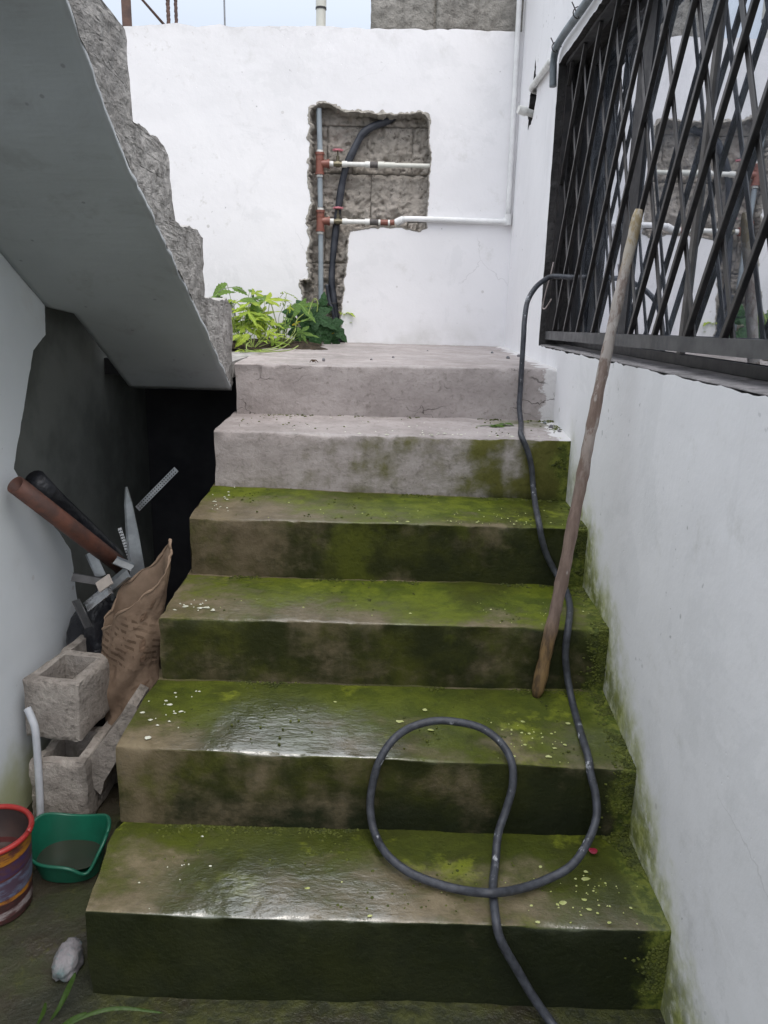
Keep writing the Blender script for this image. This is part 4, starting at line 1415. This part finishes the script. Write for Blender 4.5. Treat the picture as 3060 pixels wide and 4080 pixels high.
oo = prism('slab_fragment', sec, [], lambda a, b, d: Vector((a, d+.25*(a+.7), b)), 1.765, 1.87, M['loose_block'])
tag(oo, 'broken concrete slab fragment wedged at a slant between the blocks and the steps', 'concrete fragment')
bm = bmesh.new()
box_bm(bm, -.668, -.648, 1.80, 1.815, 0, .145, .003, rot=Matrix.Rotation(.06, 3, 'Y'), org=(-.66, 1.8, 0))
tag(from_bm('yellow_stick', bm, M['yellow']), 'dull yellow strip standing in the dark gap beside the green basin', 'strip')
tag(tube_obj('grey_pipe', spline([(-.862, 1.745, .322), (-.848, 1.735, .30), (-.838, 1.728, .26), (-.836, 1.715, .12), (-.838, 1.705, .005)], 8), .0095, M['pole'], None, 12), 'slim grey plastic pipe standing in front of the concrete blocks', 'pipe')

# red bucket
bk = thing('paint_bucket', 'red rimmed plastic paint bucket with yellow, violet and blue label', 'bucket', (-.815, 1.44, 0))
def lathe(name, prof, cx, cy, mat, parent, seg=48, zoff=0.0):
    vs, fs = [], []
    for r_, z_ in prof:
        for i in range(seg):
            a = 2*math.pi*i/seg
            vs.append((cx+r_*math.cos(a), cy+r_*math.sin(a), z_+zoff))
    for j in range(len(prof)-1):
        for i in range(seg):
            a, b = j*seg+i, j*seg+(i+1) % seg
            fs.append((a, b, b+seg, a+seg))
    return mesh(name, vs, fs, mat, parent, True)
bx, by = -.818, 1.435
sharpen(lathe('bucket_body', [(.0, .004), (.070, .004), (.0745, .01), (.0865, .196), (.0835, .196), (.0715, .012), (0, .012)], bx, by, M['label_red'], bk))
lathe('bucket_inside', [(.0828, .194), (.078, .11), (.06, .105), (0, .108)], bx, by, M['bucket_in'], bk)
tube_obj('rim', [(bx+.0875*math.cos(a), by+.0875*math.sin(a), .197) for a in [2*math.pi*q/48 for q in range(49)]], .0062, M['red_plastic'], bk, 10)
def band(z0, z1, mat, wav=0.0):
    vs, fs = [], []
    for i in range(49):
        a = 2*math.pi*i/48
        for z_ in (z0+wav*math.sin(a*2), z1+wav*math.sin(a*2+.6)):
            r_ = lerp(.0745, .0865, (z_-.01)/.186)+.0006
            vs.append((bx+r_*math.cos(a), by+r_*math.sin(a), z_))
    for i in range(48):
        fs.append((2*i, 2*i+2, 2*i+3, 2*i+1))
    mesh('label_band', vs, fs, mat, bk, True)
band(.160, .188, M['label_yellow'], .002)
band(.128, .157, M['label_violet'], .004)
band(.074, .122, M['label_blue'], .004)
band(.062, .0715, M['label_yellow'], .003)
band(.0245, .044, M['label_white'], .004)
tag(tube_obj('brush_handle', [(-.86, 1.44, .115), (-.875, 1.47, .19), (-.885, 1.49, .222)], .010, M['wood'], None, 8), 'stub of a stick standing inside the red bucket', 'stick')

# green basin: cut open container
gb = thing('green_basin', 'cut open green plastic basin holding a little dirty water on the floor', 'basin', (-.70, 1.56, 0))
NB = 64
def basin_pt(u, v, inset=0):
    a = 2*math.pi*u
    sq = lambda c: math.copysign(abs(c)**.82, c)
    cx, cy = -.700, 1.560
    rx = lerp(.070, .092, v)-inset
    ry = lerp(.050, .070, v)-inset
    top = .092 + .022*math.sin(a) + .012*math.cos(a*2) - .030*math.exp(-((a-5.35)/.33)**2) + .006*math.sin(3*a)
    return Vector((cx+rx*sq(math.cos(a)), cy+ry*sq(math.sin(a)), lerp(.004, top, v)))
vs, fs = [], []
for j in range(11):
    for i in range(NB):
        vs.append(basin_pt(i/NB, j/10))
for j in range(10):
    for i in range(NB):
        vs.append(basin_pt(i/NB, 1-j/10*.95, .0035))
for j in range(20):
    for i in range(NB):
        a, b = j*NB+i, j*NB+(i+1) % NB
        fs.append((a, b, b+NB, a+NB))
fs.append(tuple(range(NB))[::-1]); fs.append(tuple(20*NB+i for i in range(NB)))
sharpen(mesh('shell', vs, fs, M['green_plastic'], gb, True), 50)
rimb = [basin_pt(i/NB, 1, -.001) for i in range(NB)]
tube_obj('lip', rimb+[rimb[0]], .0042, M['green_plastic'], gb, 8)
vs = [basin_pt(i/NB, .42, .0045) for i in range(NB)]
for v in vs: v.z = .040
mesh('dirty_water', vs, [tuple(range(NB))], M['dirty_water'], gb)

# pale stone and weeds at the foot of the stairs
bm = bmesh.new()
bmesh.ops.create_icosphere(bm, subdivisions=4, radius=1)
for v in bm.verts:
    d = 1+.22*fb(v.co, 1.4, 2)+.07*fb(v.co, 5, 3)
    v.co = Vector((-.590+v.co.x*.026*d, 1.275+v.co.y*.046*d, .024+v.co.z*.030*d))
tag(from_bm('pale_stone', bm, M['stone'], None, True), 'pale grey stone on the floor beside the lowest step', 'stone')

# ------------------------------------------------------------------ leaves
def leaf_mesh(name, lobes=5, serr=3, depth=.55, mat=None, narrow=1.0, cup=.18):
    """palmate, toothed leaf; unit length along +Y, stalk at the origin"""
    tips = [math.radians(q) for q in ([-115, -58, 0, 58, 115] if lobes == 5 else ([-62, 0, 62] if lobes == 3 else [0]))]
    lens = {5: [.42, .72, 1, .72, .42], 3: [.62, 1, .62], 1: [1]}[lobes]
    pts = []
    if lobes == 1:
        n = 13
        side = []
        for q in range(1, n):
            t = q/n
            w = .26*narrow*math.sin(math.pi*t**.75)*(1+.16*((q % 2)*2-1))
            side.append((w, t))
        pts = [(0, 0)] + side + [(0, 1)] + [(-a, b) for a, b in side[::-1]]
    else:
        pts = [(0, 0)]
        c0 = Vector((0, .12))
        for i, (a, L_) in enumerate(zip(tips, lens)):
            d = Vector((math.sin(a), math.cos(a)))
            s = Vector((math.cos(a), -math.sin(a)))
            wid = .16*narrow*(.6+.4*L_)
            left, right = [], []
            for q in range(1, serr+1):
                t = .42+.5*q/(serr+1)
                w = wid*math.sin(math.pi*min(1, t**.9))
                w1 = w*(1.2 if q % 2 else .85)
                left.append(c0 + d*L_*t*.88 - s*w1); right.append(c0 + d*L_*t*.88 + s*w1)
            pts += [tuple(p) for p in left] + [tuple(c0 + d*L_*.88)] + [tuple(p) for p in right[::-1]]
            if i < len(tips)-1:
                am = (a+tips[i+1])/2
                rr = depth*.42*min(L_, lens[i+1])
                pts.append(tuple(c0 + Vector((math.sin(am), math.cos(am)))*rr))
    tris = tessellate_polygon([[Vector((p[0], p[1], 0)) for p in pts]])
    bm = bmesh.new()
    vv = [bm.verts.new((p[0], p[1], 0)) for p in pts]
    for t in tris:
        try: bm.faces.new([vv[i] for i in t])
        except ValueError: pass
    bmesh.ops.subdivide_edges(bm, edges=[e for e in bm.edges if e.calc_length() > .3], cuts=1)
    bmesh.ops.triangulate(bm, faces=bm.faces)
    for v in bm.verts:
        r_ = v.co.xy.length
        v.co.z = -cup*r_*r_ + .25*abs(v.co.x)*.6 + .03*math.sin(v.co.x*14+v.co.y*9)
    me = bpy.data.meshes.new(name)
    bmesh.ops.recalc_face_normals(bm, faces=bm.faces)
    for f in bm.faces:
        if f.normal.z < 0: f.normal_flip()
    bm.to_mesh(me); bm.free()
    me.materials.append(mat)
    me.polygons.foreach_set('use_smooth', [True]*len(me.polygons))
    return me
LM = {
 'y5': leaf_mesh('leaf', 5, 3, .38, M['leaf_y'], .68), 'y3': leaf_mesh('leaf', 3, 3, .36, M['leaf_y'], .66, .3), 'y1': leaf_mesh('leaf', 1, 3, .5, M['leaf_y'], .8, .35),
 'm5': leaf_mesh('leaf', 5, 3, .42, M['leaf_m'], .72), 'm1': leaf_mesh('leaf', 1, 3, .5, M['leaf_m'], 1.0, .4), 'm3': leaf_mesh('leaf', 3, 3, .42, M['leaf_m'], .72, .3),
 'd5': leaf_mesh('leaf', 5, 3, .8, M['leaf_d'], 1.25, .30), 'd3': leaf_mesh('leaf', 3, 3, .7, M['leaf_d'], 1.3, .35), 'yel': leaf_mesh('leaf', 3, 3, .6, M['leaf_yel'], 1.2, .3),
}
def put_leaf(plant, kind, pos, direction, nrm, size):
    o = bpy.data.objects.new('leaf', LM[kind])
    COL.objects.link(o)
    d = Vector(direction).normalized()
    n = Vector(nrm)
    n = (n-d*n.dot(d)).normalized()
    s = d.cross(n)
    m_ = Matrix((s, d, n)).transposed()
    o.parent = plant
    o.rotation_euler = m_.to_euler()
    o.location = Vector(pos)-wloc(plant)
    o.scale = (size, size, size)
    return o

def weed(label, base, n, height, spread, kinds, smin, smax, smat, lean=(0, 0, 0), seed=0, group='weeds along the foot of the back wall'):
    rnd = random.Random(seed)
    pt_ = thing('weed_plant', label, 'plant', base, group)
    bm = bmesh.new()
    B = Vector(base)
    for i in range(int(n*.72)):
        a = rnd.uniform(0, 2*math.pi)
        h = height*rnd.uniform(.3, 1.18)
        rr = spread*math.sqrt(rnd.random())
        top_ = B + Vector((rr*math.cos(a), rr*math.sin(a)*.7, h)) + Vector(lean)*(h/height)
        mid = B.lerp(top_, .5) + Vector((rr*.15*math.cos(a), rr*.1*math.sin(a), h*.18))
        tube(bm, spline([B, mid, top_], 4), .0016, 5)
        d = Vector((math.cos(a)*.9+rnd.uniform(-.4, .4), math.sin(a)*.9-.35, rnd.uniform(-.5, .25)))
        nn = Vector((rnd.uniform(-.35, .35), -.55+rnd.uniform(-.4, .3), 1))
        put_leaf(pt_, rnd.choice(kinds), top_, d, nn, rnd.uniform(smin*.75, smax*1.25))
    from_bm('stem', bm, smat, pt_, True)
    return pt_

weed('bright yellow green leafy weed nearest the raw concrete step', (-.615, 3.42, 1.15), 22, .145, .10, ['y5', 'y5', 'y3'], .055, .10, M['stem_y'], seed=3)
weed('bushy yellow green weed in the middle of the clump', (-.525, 3.50, 1.16), 24, .165, .10, ['y5', 'y3', 'm5'], .055, .105, M['stem_y'], seed=5)
weed('low pale green weed at the front edge of the landing clump', (-.545, 3.33, 1.15), 18, .080, .10, ['y5', 'y3', 'y1'], .045, .08, M['stem_y'], seed=8)
weed('mid green weed with toothed leaves against the white wall', (-.47, 3.66, 1.17), 18, .20, .11, ['m5', 'm3', 'y5'], .07, .115, M['stem_y'], seed=11)
weed('tall leafy weed behind the raw concrete step', (-.66, 3.64, 1.17), 14, .24, .09, ['m5', 'm1', 'y5'], .07, .12, M['stem_g'], seed=14)
weed('small light green weed left of the dark leaved one', (-.43, 3.47, 1.155), 16, .12, .07, ['y5', 'm5', 'm3'], .05, .085, M['stem_y'], seed=17)
weed('dense short weed tucked in the wall corner', (-.74, 3.48, 1.155), 16, .14, .09, ['y5', 'm5'], .06, .10, M['stem_y'], seed=19)

# dark big-leaved plant in front of the pipes
dk = thing('squash_plant', 'dark green big leaved plant in front of the grey riser pipe', 'plant', (-.30, 3.72, 1.16))
bm = bmesh.new()
for (px_, pz_, py_, dx_, dz_, sz, kd) in ((-.345, 1.305, 3.70, -.6, .1, .125, 'd5'), (-.33, 1.30, 3.66, .9, -.35, .135, 'd5'), (-.335, 1.265, 3.64, .35, -.9, .15, 'd5'), (-.275, 1.27, 3.66, .25, -.95, .13, 'd5'),
                                          (-.25, 1.265, 3.68, .8, -.6, .12, 'd3'), (-.375, 1.24, 3.64, -.15, -.95, .12, 'd3'), (-.29, 1.30, 3.78, .1, .9, .10, 'd3'), (-.24, 1.21, 3.70, .5, -.8, .09, 'd3'), (-.40, 1.275, 3.69, -.8, -.3, .10, 'd3')):
    p = Vector((px_, py_, pz_))
    put_leaf(dk, kd, p, (dx_, -.25, dz_), (.1, -.8, .55), sz)
    tube(bm, spline([(-.30, 3.72, 1.15), (lerp(-.30, px_, .5), 3.71, pz_-.02), tuple(p)], 4), .0022, 6)
from_bm('stem', bm, M['stem_g'], dk, True)
weed('light green weed growing out of the bottom of the niche', (-.215, 3.89, 1.12), 18, .17, .045, ['y5', 'y3', 'yel', 'y5'], .045, .075, M['stem_y'], seed=23)

# arching shoots
def shoot(label, pts, leaves, smat, name='weed_shoot', r=.0018, group=None):
    t_ = thing(name, label, 'plant', pts[0], group)
    tube_obj('stem', spline(pts, 8), r, smat, t_, 6)
    for kd, p, d, n_, s in leaves:
        put_leaf(t_, kd, p, d, n_, s)
    return t_
shoot('arching shoot with one long leaf above the raw concrete step', [(-.70, 3.55, 1.16), (-.73, 3.52, 1.32), (-.72, 3.50, 1.385), (-.66, 3.50, 1.405), (-.60, 3.5, 1.385)],
      [('m1', (-.735, 3.5, 1.372), (.9, 0, .42), (-.3, -.6, .8), .085), ('m1', (-.665, 3.5, 1.405), (.95, -.1, -.15), (.1, -.6, .8), .075), ('m1', (-.76, 3.5, 1.36), (.8, 0, .1), (-.1, -.6, .8), .07)], M['stem_g'])
shoot('arching shoot whose drooping leaf crosses the white wall', [(-.62, 3.5, 1.16), (-.66, 3.48, 1.30), (-.62, 3.47, 1.35), (-.57, 3.47, 1.335)],
      [('m1', (-.625, 3.47, 1.352), (.9, -.1, .15), (-.1, -.5, .8), .075), ('m1', (-.575, 3.47, 1.338), (.62, -.1, -.78), (.3, -.7, .5), .10), ('m3', (-.60, 3.46, 1.29), (.85, -.2, -.35), (.1, -.7, .6), .09)], M['stem_g'])
bs = shoot('thin flowering shoot with tiny buds in front of the white wall', [(-.46, 3.6, 1.17), (-.475, 3.62, 1.28), (-.44, 3.62, 1.355), (-.47, 3.61, 1.362), (-.455, 3.62, 1.385)], [], M['stem_g'], r=.0014)
tube_obj('side_stem', spline([(-.40, 3.62, 1.25), (-.41, 3.62, 1.33), (-.44, 3.62, 1.357)], 6), .0014, M['stem_g'], bs, 6)
bm = bmesh.new()
for q in range(26):
    c_ = Vector(random.choice([(-.457, 3.618, 1.385), (-.437, 3.618, 1.356), (-.455, 3.618, 1.345)])) + Vector((random.gauss(0, .008), random.gauss(0, .006), random.gauss(0, .008)))
    bmesh.ops.create_icosphere(bm, subdivisions=1, radius=random.uniform(.002, .0042), matrix=Matrix.Translation(c_))
from_bm('buds', bm, M['stem_y'], bs, True)
vn = thing('creeper', 'pale creeper with thin runners trailing along the landing edge', 'plant', (-.5, 3.25, 1.15))
for pts in ([(-.36, 3.62, 1.30), (-.385, 3.55, 1.27), (-.39, 3.48, 1.215), (-.43, 3.25, 1.168), (-.49, 3.02, 1.157), (-.53, 2.95, 1.157)],
            [(-.37, 3.55, 1.235), (-.40, 3.3, 1.17), (-.45, 3.08, 1.157), (-.50, 3.0, 1.16), (-.525, 3.06, 1.165), (-.53, 3.1, 1.18), (-.515, 3.1, 1.19)],
            [(-.53, 3.06, 1.16), (-.50, 2.98, 1.158), (-.44, 3.0, 1.157), (-.37, 3.15, 1.158), (-.35, 3.3, 1.17)],
            [(-.34, 3.6, 1.29), (-.325, 3.62, 1.345), (-.31, 3.62, 1.368), (-.297, 3.62, 1.35), (-.30, 3.62, 1.31)]):
    tube_obj('runner', spline(pts, 8), .0024, M['stem_y'], vn, 6)
for kd, p, d, s in (('y5', (-.47, 3.03, 1.162), (.2, -.8, .1), .05), ('y3', (-.52, 2.98, 1.162), (-.5, -.6, .1), .045), ('yel', (-.385, 3.47, 1.25), (.3, -.4, .4), .05), ('y3', (-.40, 3.35, 1.195), (-.3, -.6, .3), .06)):
    put_leaf(vn, kd, p, d, (0, -.3, 1), s)

# grass at the foot of the stairs
def blade(bm, pts, w):
    P = spline(pts, 7)
    pr = None
    for i, p in enumerate(P):
        t = (P[min(i+1, len(P)-1)]-P[max(i-1, 0)]).normalized()
        s = t.cross(Vector((0, -.75, .66))).normalized()*w*math.sin(math.pi*(.12+.88*(1-i/(len(P)-1)))) if i < len(P)-1 else Vector((0, 0, 0))
        q = (bm.verts.new(p-s), bm.verts.new(p+Vector((0, .3, -.3))*w), bm.verts.new(p+s))
        if pr:
            bm.faces.new((pr[0], pr[1], q[1], q[0])); bm.faces.new((pr[1], pr[2], q[2], q[1]))
        pr = q
gt = thing('grass_tuft', 'few long grass blades growing at the foot of the lowest step', 'plant', (-.55, 1.16, 0))
for pts, w in (([(-.575, 1.165, 0), (-.555, 1.17, .04), (-.535, 1.185, .085)], .0055), ([(-.58, 1.15, 0), (-.56, 1.16, .03), (-.55, 1.18, .055)], .004), ([(-.56, 1.10, 0), (-.52, 1.13, .03), (-.45, 1.15, .04), (-.36, 1.15, .032)], .0035), ([(-.60, 1.14, 0), (-.585, 1.145, .03), (-.58, 1.15, .05)], .004), ([(-.57, 1.12, 0), (-.53, 1.13, .03), (-.50, 1.14, .04)], .004)):
    bm = bmesh.new()
    blade(bm, pts, w)
    from_bm('blade', bm, M['grass'], gt, True)

# small things lying on the steps
sprig = thing('leaf_sprig', 'small green leaf sprig fallen on the dry grey step', 'leaf', (.39, 2.50, .96))
for i, (dx_, dy_) in enumerate(((1, .1), (.9, -.3), (.95, .35), (1, -.05))):
    put_leaf(sprig, 'm1', (.365+.018*i, 2.50+.006*i, .966+.002*i), (dx_, dy_, .08), (0, -.2, 1), .055-.005*i)
tube_obj('stalk', [(.325, 2.495, .963), (.36, 2.50, .967), (.42, 2.51, .968)], .0016, M['stem_g'], sprig, 6)
pe = bmesh.new()
bmesh.ops.create_icosphere(pe, subdivisions=2, radius=1)
for v in pe.verts:
    v.co = Vector((.503+v.co.x*.010, 1.425+v.co.y*.010, .195+v.co.z*.003+.003*v.co.x*v.co.x))
tag(from_bm('red_petal', pe, M['petal'], None, True), 'dark red petal on the lowest step beside the hose', 'petal')
dl = thing('dead_leaf', 'curled dead leaf at the edge of the landing', 'leaf', (-.22, 2.64, 1.15))
for a in (0.3, 1.9, 3.9, 5.2):
    bm = bmesh.new()
    tube(bm, spline([(-.222, 2.635, 1.150), (-.222+.008*math.cos(a), 2.635+.006*math.sin(a), 1.154), (-.222+.017*math.cos(a), 2.635+.012*math.sin(a), 1.146)], 4), .0022, 5, rfun=lambda t: .003*(1-t)+.0006)
    from_bm('leaf_lobe', bm, M['dry_leaf'], dl, True)
for i, (px_, py_, s) in enumerate(((.05, 2.95, .006), (-.03, 2.85, .005), (-.20, 2.78, .007), (.50, 3.05, .008), (.54, 2.95, .006), (.47, 3.3, .007), (.56, 3.15, .009), (.2, 3.35, .005), (.57, 2.5, .008), (.585, 2.44, .006), (.56, 2.56, .006))):
    bm = bmesh.new()
    bmesh.ops.create_icosphere(bm, subdivisions=2, radius=s)
    zz = tread_z(0 if py_ > 2.616 else 1, px_, py_)
    for v in bm.verts:
        v.co = Vector((px_, py_, zz+s*.45)) + v.co*(1+.35*fb(v.co*100+Vector((i, 0, 0)), 1.1))*.9
    tag(from_bm('mortar_crumb', bm, M['stone'], None, False), 'grey mortar crumb lying on the dry upper treads', 'crumb', 'mortar crumbs on the upper steps')
tag(tube_obj('cord_loop', spline([(.598, 2.80, 1.50), (.592, 2.80, 1.46), (.586, 2.825, 1.41), (.583, 2.85, 1.365), (.584, 2.855, 1.345), (.588, 2.83, 1.345), (.590, 2.79, 1.36), (.592, 2.76, 1.375)], 8), .0024, M['wire'], None, 6), 'pale cord tied to the grille beside the black hose', 'cord')
